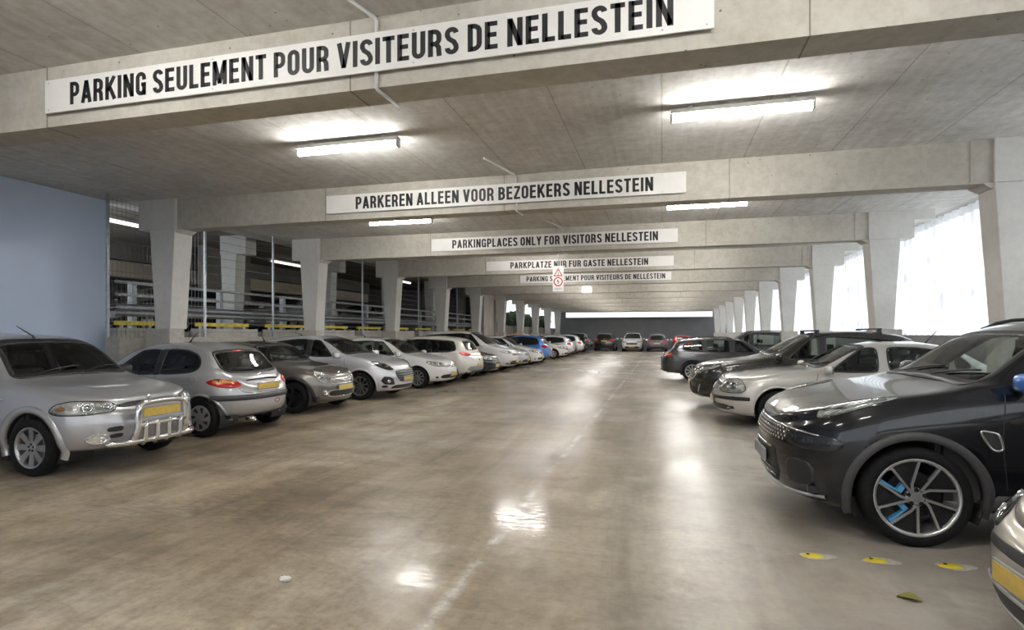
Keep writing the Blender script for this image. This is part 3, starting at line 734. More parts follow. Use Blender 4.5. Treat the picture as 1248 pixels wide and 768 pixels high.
    def ring(s, name, mat, n, poly, w_out, w_in, off=.006, parent=None, smooth=3, both=False, is3=True, nres=110, skirt=.008, closed=True):
        out = []
        for idx, sg in enumerate((1, -1) if both else (1,)):
            nn = (n[0], n[1]*sg, n[2]); pp = [(p[0], p[1]*sg, p[2]) for p in poly] if is3 else poly
            N_, T_, B_ = s.basis(nn); q = s.proj2(pp, nn) if is3 else pp
            q = resample(roundpoly(q, .016 if smooth == 1 else s.rad) if smooth else q, nres)
            A, B = inset(q, -w_out), inset(q, w_in); V = []; m = nres
            for (src, of) in ((A, off-skirt), (A, off), ((A+B)/2, off+.001), (B, off), (B, off-skirt)):
                last = None; L_ = []
                for p in src:
                    h = s.hit(N_, T_, B_, p[0], p[1], of); L_.append(h[0] if h else None)
                g = next((x_ for x_ in L_ if x_ is not None), Vector((0, 0, 0)))
                for x_ in L_:
                    if x_ is not None: g = x_
                    V.append(g)
            F = [(k*m+i, k*m+(i+1) % m, (k+1)*m+(i+1) % m, (k+1)*m+i) for k in range(4) for i in range(m)]
            par = parent[idx] if isinstance(parent, list) else (parent or s.root)
            out.append(link(name, V, F, mat, par, True))
        return out
    def strip(s, name, mat, n, line, w=.007, off=.0015, parent=None, both=False, nres=60, thick=.0, smooth=2):
        """a narrow band along a 3D guide line on the skin"""
        out = []
        for sg in ((1, -1) if both else (1,)):
            nn = (n[0], n[1]*sg, n[2]); N_, T_, B_ = s.basis(nn)
            q = s.proj2([(p[0], p[1]*sg, p[2]) for p in line], nn); q = np.array(chaikin(q, smooth) if len(q) > 2 else q, float)
            sl = np.r_[0, np.cumsum(np.linalg.norm(np.diff(q, axis=0), axis=1))]; tt = np.linspace(0, sl[-1], nres); q = np.c_[np.interp(tt, sl, q[:, 0]), np.interp(tt, sl, q[:, 1])]
            tg = np.gradient(q, axis=0); tg /= np.linalg.norm(tg, axis=1)[:, None]+1e-9; nm = np.c_[-tg[:, 1], tg[:, 0]]
            V = []
            for (k, of) in ((-1, -.004), (-1, off), (0, off+thick), (1, off), (1, -.004)):
                last = None
                for p, m_ in zip(q, nm):
                    h = s.hit(N_, T_, B_, p[0]+m_[0]*w/2*k, p[1]+m_[1]*w/2*k, of)
                    if h: last = h[0]
                    V.append(last)
            if any(v is None for v in V):
                g = next((v for v in V if v is not None), None)
                if g is None: continue
                V = [v if v is not None else g for v in V]
            F = [(k*nres+i, k*nres+i+1, (k+1)*nres+i+1, (k+1)*nres+i) for k in range(4) for i in range(nres-1)]
            out.append(link(name, V, F, mat, parent or s.root, True))
        return out
    # ------------------------------------------------ glazing outlines
    def front_glass(s):
        """windscreen outline as (y, z) seen from the front, from the skin itself"""
        sp = s.sp; zl, zh = sp['ws']; half = s.d < s.L*.62
        D = s.d[half]; Z = s.zt(D); k = sp.get('wsw', .90)
        def rew(z):
            i = np.argmin(np.abs(Z-z)+10*(Z > z+.02)); return s.re[half][i]
        zs = np.linspace(zl, zh, 6); out = []
        R = [rew(z)*k for z in zs]
        up = [(r, z-.012) for r, z in zip(R, zs)]
        top = [(.5*R[-1], zh+.012), (0, zh+.016), (-.5*R[-1], zh+.012)]
        dn = [(-r, z-.012) for r, z in zip(R[::-1], zs[::-1])]
        bot = [(-.5*R[0], zl+.005), (0, zl+.015), (.5*R[0], zl+.005)]
        return up+top+dn+bot
    def features(s):
        sp = s.sp; L, W = s.L, s.W; V, F = s.V, s.F; R = sp['R']; Ra = sp.get('Ra', R+.055); root = s.root; glassm = sp.get('glass', M_GLASSD)
        wx = [s.x(sp['fo']), s.x(sp['fo']+sp['wb'])]; s.wx = wx
        keepF = np.ones(len(F), bool); V2 = V.copy()
        # wheel openings
        for x0 in wx:
            dx = V2[:, 0]-x0; dz = V2[:, 2]-R; rr = np.hypot(dx, dz); ins = (rr < Ra) & (np.abs(V2[:, 1]) > .25*W)
            keepF &= ~ins[F].all(1)
            k = ins & (rr > 1e-6); sc = Ra/np.maximum(rr, 1e-6)
            V2[k, 0] = x0+dx[k]*sc[k]; V2[k, 2] = R+dz[k]*sc[k]
        # openings behind the glass
        fn = np.cross(V[F[:, 1]]-V[F[:, 0]], V[F[:, 2]]-V[F[:, 0]]); fc = V[F].mean(1)
        fn /= np.linalg.norm(fn, axis=1)[:, None]+1e-12
        out = np.sign((fn*(fc-np.array([0, 0, .7]))).sum(1)); fn *= out[:, None]
        polys = []
        ws = s.front_glass() if 'ws' in sp else None
        rw = sp.get('rw')
        if s.see:
            if ws:
                q = inset(resample(roundpoly(ws, s.rad), 100), .02); keepF &= ~(inpoly(fc[:, 1], fc[:, 2], q) & (fn[:, 0] > .1) & (fc[:, 0] > 0-.2*L) & (fc[:, 2] > sp['ws'][0]-.1))
            for w in sp['sides']:
                q = inset(resample(roundpoly([(s.x(p[0]), p[1]) for p in w], s.rad), 100), .015); keepF &= ~(inpoly(fc[:, 0], fc[:, 2], q) & (np.abs(fn[:, 1]) > .5))
            if rw:
                q = inset(resample(roundpoly(rw, s.rad), 100), .02); keepF &= ~(inpoly(fc[:, 1], fc[:, 2], q) & (fn[:, 0] < -.05) & (fc[:, 0] < -.2*L))
        body = link('body', V2, F[keepF], sp['paint'], root, True)
        bm = bmesh.new(); bm.from_mesh(body.data); bmesh.ops.delete(bm, geom=[v for v in bm.verts if not v.link_faces], context='VERTS')
        bmesh.ops.remove_doubles(bm, verts=list(bm.verts), dist=.0004); bmesh.ops.recalc_face_normals(bm, faces=list(bm.faces)); bm.to_mesh(body.data); bm.free(); body.data.polygons.foreach_set('use_smooth', [True]*len(body.data.polygons))
        # underbody and wheel wells
        z0 = pchip(sp['low']); m = MB(); zf = float(z0(L/2))+.03
        yw = .25*W
        m.box(s.x(L-.25), s.x(.25), -yw, yw, zf, zf+.06)
        for (da, db) in ((sp['fo']+Ra-.02, sp['fo']+sp['wb']-Ra+.02),): m.box(s.x(db), s.x(da), -W/2+.06, W/2-.06, zf, zf+.06)
        m.box(s.x(max(.3, sp['fo']-Ra+.02)), s.x(.22), -W/2*.82, W/2*.82, zf+.02, zf+.07)
        m.box(s.x(L-.2), s.x(min(L-.3, sp['fo']+sp['wb']+Ra-.02)), -W/2*.82, W/2*.82, zf+.02, zf+.07)
        m.build('underbody', M_PLASTIC, root)
        for x0 in wx:
            for sg in (1, -1):
                m = MB(); n = 22; v = []; f = []
                for k in range(n+1):
                    a = math.radians(-25+230*k/n)
                    for yy in (W/2*.955-.01, .24*W): v.append((x0+math.cos(a)*(Ra+.004), sg*yy, R+math.sin(a)*(Ra+.004)))
                for k in range(n): f.append((2*k, 2*k+1, 2*k+3, 2*k+2))
                v.append((x0, sg*.24*W, R)); c_ = len(v)-1
                for k in range(n): f.append((2*k+1, c_, 2*k+3))
                m.add(v, f).build('wheel_well', M_PLASTIC, root)
        # arch lips
        am = sp.get('arch', None); aw = sp.get('arch_w', .03)
        for x0 in wx:
            a0, a1 = sp.get('arch_span', (-8, 188))
            for sg in (1, -1):
                n = 40; v = []; N_, T_, B_ = s.basis((0, sg, 0)); last = None
                prof = [(Ra-.004, -.03), (Ra-.003, .010), (Ra+aw*.45, .014), (Ra+aw, .010), (Ra+aw+.004, -.006)]
                for k in range(n+1):
                    a = math.radians(a0+(a1-a0)*k/n)
                    for (r_, of) in prof:
                        px, pz = x0+math.cos(a)*r_, R+math.sin(a)*r_
                        h = s.bvh.ray_cast(Vector((px, sg*3, max(pz, float(z0(L/2-px))+.015))), Vector((0, -sg, 0)))
                        y_ = h[0].y if h[0] is not None else (last if last is not None else sg*W/2*.95)
                        last = y_
                        v.append((px, y_+sg*of, pz))
                f = [(k*5+q, k*5+q+1, (k+1)*5+q+1, (k+1)*5+q) for k in range(n) for q in range(4)]
                link('wheel_arch', v, f, am or sp['paint'], root, True)
        # glass
        if ws:
            o = s.patch('windshield', sp.get('wsglass', M_GLASS if s.see else glassm), (1, 0, .0), ws, .003, 0, 14, 18, is3=False, smooth=2, skirt=.004)
            s.ring('windshield_trim', M_PLASTIC, (1, 0, 0), ws, .006, sp.get('wstrim', .03), .005, parent=o[0], is3=False, smooth=2)
        for w in sp['sides']:
            pl = [(s.x(p[0]), W/2, p[1]) for p in w]
            o = s.patch('side_window', M_GLASSS if s.see else glassm, (0, 1, 0), pl, .003, 0, 10, 14, smooth=2, skirt=.004, both=True)
            s.ring('window_trim', sp.get('trim', M_PLASTIC), (0, 1, 0), pl, .006, .018, .005, parent=o, smooth=2, both=True)
        if sp.get('pillar', True):
            for wa, wb_ in zip(sp['sides'][:-1], sp['sides'][1:]):
                ra = sorted(wa, key=lambda q: -q[0])[:2]; lb = sorted(wb_, key=lambda q: q[0])[:2]
                ra.sort(key=lambda q: q[1]); lb.sort(key=lambda q: q[1])
                if lb[0][0]-ra[0][0] > .16: continue
                q = [(ra[0][0]-.035, ra[0][1]+.0), (lb[0][0]+.035, lb[0][1]+.0), (lb[1][0]+.035, lb[1][1]-.004), (ra[1][0]-.035, ra[1][1]-.004)]
                s.patch('pillar_cover', M_PLASTIC, (0, 1, 0), [(s.x(p[0]), W/2, p[1]) for p in q], .005, 0, 8, 4, smooth=0, skirt=.004, both=True)
        if rw:
            o = s.patch('rear_window', M_GLASSS if s.see else glassm, (-1, 0, 0), [(-p[0], p[1]) for p in rw], .003, 0, 10, 16, is3=False, smooth=2, skirt=.004)
            s.ring('rear_window_trim', M_PLASTIC, (-1, 0, 0), [(-p[0], p[1]) for p in rw], .006, .025, .005, parent=o[0], is3=False, smooth=2)
        # wheels
        for x0 in wx:
            for sg in (1, -1): wheel(root, x0, sg, W/2-.012-sp.get('inset', .0), R, sp.get('tw', .205), sp['rim'])
        if s.see: s.interior()
        for f in sp.get('feats', ()): f(s)
    def interior(s):
        sp = s.sp; L, W = s.L, s.W; root = s.root
        cw = next(dd for dd in s.d if s.zt(dd) >= sp['ws'][0]); zbelt = float(s.zb(cw+.9)); c0 = sp.get('cabin', L-.35)
        m = MB(); z_f = .34
        hw = W/2*.87
        m.box(s.x(c0), s.x(cw-.15), -hw, hw, z_f, z_f+.03)
        for sg in (1, -1): m.box(s.x(c0), s.x(cw-.15), sg*hw-.02, sg*hw+.02, z_f, zbelt-.03)
        m.box(s.x(cw-.16), s.x(cw-.2), -hw, hw, z_f, zbelt-.03)
        m.box(s.x(c0+.02), s.x(c0), -hw, hw, z_f, zbelt-.05)
        m.build('cabin_lining', M_INT, root)
        # dashboard
        prof = [(cw-.14, z_f+.2), (cw-.14, zbelt-.03), (cw+.18, zbelt+.03), (cw+.42, zbelt+.02), (cw+.50, zbelt-.08), (cw+.46, z_f+.3)]
        v = [(s.x(d), y, z) for y in (-hw+.02, hw-.02) for d, z in prof]; n = len(prof)
        f = [(i, (i+1) % n, n+(i+1) % n, n+i) for i in range(n)]+[tuple(range(n))[::-1], tuple(range(n, 2*n))]
        link('dashboard', v, f, M_INT, root)
        ys = W*.21; sw = MB()
        cx, cz = s.x(cw+.62), zbelt-.0
        sw.tube([(cx+math.sin(a)*.06, ys+math.cos(a)*.18, cz+math.sin(a)*.17) for a in np.linspace(0, 2*PI, 24, endpoint=False)], .014, 6, closed=True)
        sw.tube([(cx+.15, ys, cz-.08), (cx, ys, cz)], .03, 8); sw.box(cx-.01, cx+.01, ys-.17, ys+.17, cz-.02, cz+.015)
        sw.build('steering_wheel', M_INT, root, True)
        for yy in (ys, -ys):
            for xx in ((cw+1.15, min(cw+2.0, L-1.08)) if sp.get('rows', 2) == 2 else (cw+1.15,)):
                q = MB(); x0 = s.x(xx); zs = zbelt-.50 if xx < cw+1.5 else zbelt-.56
                q.hexa([(x0-.05, yy-.24, zs), (x0+.45, yy-.24, zs+.03), (x0+.45, yy+.24, zs+.03), (x0-.05, yy+.24, zs)], [(x0-.03, yy-.25, zs+.15), (x0+.47, yy-.25, zs+.18), (x0+.47, yy+.25, zs+.18), (x0-.03, yy+.25, zs+.15)])
                q.hexa([(x0-.12, yy-.24, zs+.1), (x0+.02, yy-.24, zs+.1), (x0+.02, yy+.24, zs+.1), (x0-.12, yy+.24, zs+.1)], [(x0-.30, yy-.20, zs+.60), (x0-.20, yy-.20, zs+.60), (x0-.20, yy+.20, zs+.60), (x0-.30, yy+.20, zs+.60)])
                hz = min(zs+.80, float(s.zt(min(L, xx+.25)))-.12)
                q.hexa([(x0-.33, yy-.115, hz-.15), (x0-.23, yy-.115, hz-.15), (x0-.23, yy+.115, hz-.15), (x0-.33, yy+.115, hz-.15)], [(x0-.33, yy-.11, hz), (x0-.25, yy-.11, hz), (x0-.25, yy+.11, hz), (x0-.33, yy+.11, hz)])
                q.build('seat', M_INT, root, bevel=.02)
        zr = float(s.zt(cw+.85)); md = MB().box(s.x(cw+.80), s.x(cw+.76), -.12, .12, min(sp['ws'][1]-.12, zr-.15), min(sp['ws'][1]-.05, zr-.08)); md.build('rear_view_mirror', M_INT, root, bevel=.01)

# ---------------------------------------------------------------- wheels
WH = {}
def wheel(root, x0, sg, yface, R, tw, style):
    key = (style, R, tw)
    if key not in WH:
        rr = R*(.775 if style == 'turbine' else (.70 if style in ('dark5', 'multi', 'ten') else .66))
        m = MB(); h = tw/2
        prof = [(-h*.85, rr), (-h, rr+.02), (-h*1.02, (rr+R)/2), (-h*.92, R-.02), (-h*.7, R-.004), (0, R), (h*.7, R-.004), (h*.92, R-.02), (h*1.02, (rr+R)/2), (h*.98, rr+.02), (h*.85, rr-.004), (h*.55, rr-.012), (-h*.8, rr-.012)]
        t = m.lathe(prof, 'y', 48, closed=True).build('tyre', M_RUBBER, None, True); tm = t.data; bpy.data.objects.remove(t)
        parts = []
        def add(nm, mb, mat, smooth=False, bevel=0.):
            o = mb.build(nm, mat, None, smooth, bevel); parts.append((nm, o.data)); bpy.data.objects.remove(o)
        base = M_ALLOYD if style in ('turbine', 'dark5') else M_ALLOY
        yf = h*.80
        add('rim', MB().lathe([(yf+.012, rr+.002), (yf+.014, rr-.006), (yf+.004, rr-.020), (yf-.03, rr-.026), (-h*.8, rr-.03)], 'y', 48), M_ALLOYC if style == 'turbine' else base, True)
        add('brake_disc', MB().lathe([(-.01, .0001), (-.01, rr*.62), (.012, rr*.62), (.012, .0001)], 'y', 32), M_GALV if style in ('multi',) else M_PLASTIC)
        def spoke(mb, a, r0, r1, w0, w1, y0=None, y1=None, tdeg=0., th=.03):
            y0 = yf-.012 if y0 is None else y0; y1 = yf if y1 is None else y1
            a1 = a+math.radians(tdeg); p0 = (math.cos(a)*r0, math.sin(a)*r0); p1 = (math.cos(a1)*r1, math.sin(a1)*r1)
            dx, dz = p1[0]-p0[0], p1[1]-p0[1]; l = math.hypot(dx, dz); nx, nz = -dz/l, dx/l
            lo = []; hi = []
            for (p, w, y) in ((p0, w0, y0), (p1, w1, y1)):
                for q in (-1, 1): hi.append((p[0]+nx*w/2*q, y, p[1]+nz*w/2*q)); lo.append((p[0]+nx*w/2*q*.8, y-th, p[1]+nz*w/2*q*.8))
            o = [0, 1, 3, 2]; mb.hexa([lo[k] for k in o], [hi[k] for k in o])
        hub = MB().lathe([(yf-.05, rr*.24), (yf-.008, rr*.24), (yf-.004, rr*.20), (yf-.004, .0001)], 'y', 24)
        if style == 'turbine':
            blades = MB(); edge = MB(); blue = MB()
            for k in range(5):
                a = math.radians(72*k)
                A = lambda r_, dg: (-math.cos(a+math.radians(dg))*r_*rr, math.sin(a+math.radians(dg))*r_*rr)
                def bar(mb, p, q, w, y0, y1):
                    dx, dz = q[0]-p[0], q[1]-p[1]; l = math.hypot(dx, dz); nx, nz = -dz/l*w/2, dx/l*w/2; ex, ez = dx/l*w*.3, dz/l*w*.3
                    c4 = [(p[0]+nx-ex, p[1]+nz-ez), (q[0]+nx+ex, q[1]+nz+ez), (q[0]-nx+ex, q[1]-nz+ez), (p[0]-nx-ex, p[1]-nz-ez)]
                    mb.hexa([(c[0], y0, c[1]) for c in c4], [(c[0], y1, c[1]) for c in c4])
                Lp = [A(.22, 118), A(.36, 107), A(.97, 86)]; Rp = [A(.22, 60), A(.93, 56), A(.975, 66)]
                for P_ in (Lp, Rp):
                    for p, q in zip(P_[:-1], P_[1:]): bar(edge, p, q, .017, yf-.02, yf+.006)
                # black blade between this outline and the next one
                q4 = [A(.24, 58), A(.93, 55), A(.96, 36), A(.94, 15), A(.34, 34)]
                v = [(c[0], yf-.03, c[1]) for c in q4]+[(c[0]*1.0, yf-.002, c[1]) for c in q4]
                inner = [A(.42, 50), A(.84, 49), A(.84, 26), A(.46, 40)]
                bar(blades, A(.22, 59), A(.95, 53), .030, yf-.04, yf-.002); bar(blades, A(.30, 36), A(.95, 17), .030, yf-.04, yf-.002); c4 = [A(.27, 57), A(.96, 54), A(.97, 35), A(.96, 16), A(.36, 36)]; blades.add([(c[0], yf-.045, c[1]) for c in c4]+[(c[0], yf-.014, c[1]) for c in c4], [(0, 1, 2, 3, 4), (5, 6, 7, 8, 9)]+[(i, (i+1) % 5, 5+(i+1) % 5, 5+i) for i in range(5)])
                if k in (1, 2):
                    bar(blue, A(.86, 85.5), A(.42, 98), .042, yf-.05, yf-.006); bar(blue, A(.43, 98), A(.40, 66), .038, yf-.05, yf-.010)
            add('spokes', blades, M_ALLOYD); add('machined_spokes', edge, M_ALLOYC); add('blue_insert', blue, M_BLUEI); add('hub', hub, M_ALLOYC)
            cap = MB().lathe([(yf-.004, rr*.115), (yf+.003, rr*.11), (yf+.004, .0001)], 'y', 24); add('hub_cap', cap, M_GALV)
            for k in range(5):
                a = math.radians(90+72*k); add('wheel_nut', MB().lathe([(yf-.006, .016), (yf+.002, .014), (yf+.002, .0001)], 'y', 10, (math.cos(a)*rr*.19, 0, math.sin(a)*rr*.19)), M_ALLOYD)
        elif style == 'cap':
            cap = MB().lathe([(yf+.004, rr*.96), (yf+.016, rr*.80), (yf+.014, rr*.3), (yf+.02, rr*.12), (yf+.02, .0001)], 'y', 40); add('hub_cap', cap, M_HUBCAP, True)
            for k in range(7):
                a = 2*PI*k/7
                q = [(r_, a+dg) for r_, dg in ((rr*.80, -.17), (rr*.86, .20), (rr*.46, .34), (rr*.42, .14))]
                c4 = [(math.cos(b_)*r_, math.sin(b_)*r_) for r_, b_ in q]; add('cap_slot', MB().hexa([(c[0], yf+.0, c[1]) for c in c4], [(c[0], yf+.0185, c[1]) for c in c4]), M_PLASTIC)
        else:
            sk = MB(); n = {'five': 5, 'dark5': 5, 'multi': 8, 'ten': 10}[style]
            for k in range(n):
                a = PI/2+2*PI*k/n
                if style == 'dark5':
                    spoke(sk, a-.12, rr*.15, rr*.97, .04, .04, tdeg=-3); spoke(sk, a+.12, rr*.15, rr*.97, .04, .04, tdeg=3)
                elif style == 'multi': spoke(sk, a, rr*.15, rr*.97, .05, .078)
                elif style == 'ten': spoke(sk, a, rr*.15, rr*.97, .030, .036)
                else: spoke(sk, a, rr*.15, rr*.97, .085, .075)
            add('spokes', sk, base, bevel=0); add('hub', hub, base)
            nuts = MB()
            for k in range(5):
                a = math.radians(90+72*k); nuts.lathe([(yf-.006, .014), (yf+.0, .012), (yf+.0, .0001)], 'y', 8, (math.cos(a)*rr*.16, 0, math.sin(a)*rr*.16))
            add('wheel_nuts', nuts, M_PLASTIC)
        WH[key] = (tm, parts)
    tm, parts = WH[key]
    w = bpy.data.objects.new('wheel', tm); C.objects.link(w); w.parent = root
    w.location = (x0, sg*(yface-tw/2), R); w.rotation_euler = (0, 0, 0 if sg > 0 else PI)
    for nm, me in parts:
        o = bpy.data.objects.new(nm, me); C.objects.link(o); o.parent = w
    return w
# ---------------------------------------------------------------- car fittings; guide points are (distance from nose, half-width, height)
def g3(s, pts): return [(s.x(p[0]), p[1], p[2]) for p in pts]
def bowls(s, parent, n, pts, r, mat=M_CHROME, off=.004, name='lamp_bowl', depth=.012, bulb=True):
    N_, T_, B_ = s.basis(n)
    m = MB()
    for p in pts:
        q = Vector((s.x(p[0]), p[1], p[2])); h = s.hit(N_, T_, B_, q.dot(T_), q.dot(B_), off)
        if h is None: continue
        c, nn = h[0], (h[1]*.5+N_*.5).normalized(); t = nn.cross(Vector((0, 0, 1))); t.normalize(); b = nn.cross(t); rr = p[3] if len(p) > 3 else r
        pr = [(rr*1.0, -.01), (rr*1.0, depth), (rr*.86, depth), (rr*.80, depth*.3), (rr*.45, .002), (rr*.42, depth*.9), (.0005, depth*1.1)] if bulb else [(rr, -.01), (rr, depth*.6), (rr*.7, depth), (.0005, depth*1.1)]
        k = 20; v = []; f = []
        for (ra, a) in pr: v += [c+nn*a+t*(math.cos(2*PI*i/k)*ra)+b*(math.sin(2*PI*i/k)*ra) for i in range(k)]
        for a in range(len(pr)-1): f += [(a*k+i, a*k+(i+1) % k, (a+1)*k+(i+1) % k, (a+1)*k+i) for i in range(k)]
        m.add(v, f)
    if m.v: return m.build(name, mat, parent, True)
def headlight(poly, n=(.75, .65, .1), lamps=(), r=.055, inner=None, bulge=.014, lens=True, name='headlight', rows=8):
    def f(s):
        for sg in (1, -1):
            nn = (n[0], n[1]*sg, n[2]); pl = [(s.x(p[0]), p[1]*sg, p[2]) for p in poly]
            o = s.patch(name, inner or M_LAMPIN, nn, pl, .003, 0, rows, 12, skirt=.01)
            if not o: continue
            if lamps: bowls(s, o[0], nn, [(p[0], p[1]*sg, *p[2:]) for p in lamps], r)
            if lens: s.patch('lamp_lens', M_LENS, nn, pl, .010, bulge, rows, 12, parent=o[0], skirt=.008)
            s.ring('lamp_seal', M_PLASTIC, nn, pl, .004, .004, .006, parent=o[0], nres=70)
    return f
def taillight(poly, n=(-.75, .65, 0), mat=None, extra=()):
    def f(s):
        for sg in (1, -1):
            nn = (n[0], n[1]*sg, n[2]); pl = [(s.x(p[0]), p[1]*sg, p[2]) for p in poly]
            o = s.patch('tail_light', mat or M_TAIL, nn, pl, .006, .014, 8, 12, skirt=.012)
            for (pp, mm) in extra:
                if o: s.patch('lamp_section', mm, nn, [(s.x(p[0]), p[1]*sg, p[2]) for p in pp], .013, .010, 6, 8, parent=o[0])
    return f
def panel(name, mat, n, poly, off=.004, bulge=0., both=False, smooth=3, rows=8, cols=14, frame=None, fw=.012, skirt=.012):
    def f(s):
        o = s.patch(name, mat, n, g3(s, poly), off, bulge, rows, cols, both=both, smooth=smooth, skirt=skirt)
        if frame and o: s.ring(name+'_frame', frame, n, g3(s, poly), fw*.6, fw*.4, off+.006, parent=o, both=both, smooth=smooth)
    return f
def sym(half):
    """mirror a half outline (y >= 0, listed bottom to top) into a closed outline"""
    return list(half)+[(p[0], -p[1], p[2]) for p in reversed(half)]
def grille(half, frame=M_CHROME, bars=0, mat=M_PLASTIC, fw=.02, mesh=0, barmat=None, off=.004, smooth=2, name='grille'):
    def f(s):
        pl = g3(s, sym(half)); n = (1, 0, .12)
        o = s.patch(name, mat, n, pl, off, 0, 8, 20, smooth=smooth)
        if not o: return
        if frame: s.ring(name+'_frame', frame, n, pl, fw*.5, fw*.5, off+.008, parent=o[0], smooth=smooth)
        zz = [p[2] for p in half]; z0, z1 = min(zz), max(zz); w = max(p[1] for p in half)
        for i in range(bars):
            z = z0+(z1-z0)*(i+1)/(bars+1); ww = w*.93
            s.strip('grille_bar', barmat or M_CHROME, n, [(s.x(0), -ww, z), (s.x(0), 0, z), (s.x(0), ww, z)], .012, off+.006, parent=o[0], thick=.004)
        if mesh:
            N_, T_, B_ = s.basis(n); m = MB(); k = 0
            for i in range(mesh):
                z = z0+(z1-z0)*(i+.5)/mesh; nx = int(2*w/.05)
                for j in range(nx):
                    y = -w*.94+2*w*.94*(j+.5*(i % 2)+.25)/nx
                    h = s.hit(N_, T_, B_, y, z*B_.z+0*.1, off+.006)
                    q = Vector((s.x(.05), y, z)); h = s.hit(N_, T_, B_, q.dot(T_), q.dot(B_), off+.006)
                    if h:
                        c = h[0]; m.lathe([(-.004, .013), (.003, .011), (.003, .0002)], 'x', 6, (c.x, c.y, c.z))
            m.build('grille_studs', barmat or M_CHROME, o[0])
    return f
def plate(z, end='front', w=.52, h=.11, tilt=0., mat=None, y=0., proud=.012):
    def f(s):
        sg = 1 if end == 'front' else -1
        hh = s.bvh.ray_cast(Vector((sg*6, y, z)), Vector((-sg, 0, 0)))
        if hh[0] is None: return
        o = bpy.data.objects.new('license_plate', None)
        x = max(sg*hh[0].x, max([sg*q[0].x for q in (s.bvh.ray_cast(Vector((sg*6, y+yy, z+zz)), Vector((-sg, 0, 0))) for yy in (-.2, 0, .2) for zz in (-.04, .04)) if q[0] is not None]))
        m = MB().box(-.008, .006, -w/2, w/2, -h/2, h/2); b = m.build('license_plate', M_PLATEW, s.root, bevel=.003)
        b.location = (sg*(x+proud), y, z); b.rotation_euler = (0, tilt, 0 if sg > 0 else PI)
        MB().box(.006, .009, -w/2+.012, w/2-.012, -h/2+.012, h/2-.012).build('plate_face', mat or M_PLATE, b)
        MB().box(-.03, -.006, -w/2+.05, w/2-.05, -h/2+.015, h/2-.015).build('plate_mount', M_PLASTIC, b)
    return f
def emblem(z, end='front', r=.04, ez=1., mat=None):
    def f(s):
        sg = 1 if end == 'front' else -1
        hh = s.bvh.ray_cast(Vector((sg*6, 0, z)), Vector((-sg, 0, 0)))
        if hh[0] is None: return
        m = MB().lathe([(-.01, r), (.008, r*.95), (.012, r*.7), (.012, .0003)], 'x', 20); o = m.build('emblem', mat or M_CHROME, s.root, True)
        o.location = (sg*abs(hh[0].x)+sg*.004, 0, z); o.rotation_euler = (0, 0, 0 if sg > 0 else PI); o.scale = (1, 1, ez)
    return f
def mirror(d, z, mat=None, w=.21, h=.15, out=.085, both=True, sq=.6, far=None):
    def f(s):
        for sg in (1, -1):
            hh = s.bvh.ray_cast(Vector((s.x(d), sg*3, z)), Vector((0, -sg, 0)))
            y = hh[0].y if hh[0] is not None else sg*s.W/2*.9
            c = Vector((s.x(d)+.02, y+sg*(out+w/2-.04), z+.03))
            n, k = 18, 9; v = []; f_ = []
            for i in range(k+1):
                t = i/k; a = -PI/2+PI*t; rx = math.cos(a); xx = math.sin(a)
                fx = .075*xx if xx > 0 else .035*xx
                e = rx**.55 if rx > 0 else 0
                for j in range(n):
                    b = 2*PI*j/n; cy = math.copysign(abs(math.cos(b))**sq, math.cos(b)); cz = math.copysign(abs(math.sin(b))**sq, math.sin(b))
                    v.append((c.x+fx, c.y+cy*w/2*e, c.z+cz*h/2*e))
            for i in range(k):
                for j in range(n): f_.append((i*n+j, i*n+(j+1) % n, (i+1)*n+(j+1) % n, (i+1)*n+j))
            m = MB().add(v, f_); o = m.build('side_mirror', (far if far and sg < 0 else mat) or s.sp['paint'], s.root, True)
            MB().box(c.x-.038, c.x-.034, c.y-w/2*.86, c.y+w/2*.86, c.z-h/2*.82, c.z+h/2*.82).build('mirror_glass', M_CHROME, o, bevel=.0015)
            MB().tube([(s.x(d)+.02, y-sg*.02, z-.02), (c.x, c.y-sg*w*.2, c.z-.03)], [.035, .028], 8).build('mirror_arm', M_PLASTIC, o, True)
    return f
def handle(d, z, mat=None, w=.17):
    return lambda s: s.patch('door_handle', mat or s.sp['paint'], (0, 1, 0), g3(s, [(d-w/2, .9, z-.014), (d+w/2, .9, z-.014), (d+w/2, .9, z+.016), (d-w/2, .9, z+.016)]), .008, .022, 4, 8, both=True, smooth=2)
def seams(*lines):
    def f(s):
        for (n, ln) in lines: s.strip('panel_seam', M_BLACK, n, g3(s, ln), .007, .0012, both=abs(n[1]) > .3)
    return f
def rubstrip(z, d0, d1, w=.05, mat=None, n=(0, 1, 0), name='rub_strip'):
    return lambda s: s.strip(name, mat or M_PLASTIC, n, [(s.x(d0), .9, z), (s.x((d0+d1)/2), .9, z), (s.x(d1), .9, z)], w, .006, both=True, thick=.006)
def bumper_strip(z, end, wmax, w=.07, mat=None, name='bumper_strip', dx=.0):
    sg = 1 if end == 'front' else -1
    return lambda s: s.strip(name, mat or M_PLASTIC, (sg, 0, 0), [(sg*s.L/2, y, z) for y in np.linspace(-wmax, wmax, 13)], w, .008, thick=.008, nres=80)
def antenna(d, back=.22, up=.18, y=0.):
    def f(s):
        h = s.bvh.ray_cast(Vector((s.x(d), y, 4)), Vector((0, 0, -1)))
        if h[0] is None: return
        z = h[0].z; m = MB().tube([(s.x(d), y, z-.005), (s.x(d)-.02, y, z+.03), (s.x(d)-back, y, z+up)], [.022, .010, .004], 6); m.build('antenna', M_PLASTIC, s.root, True)
    return f
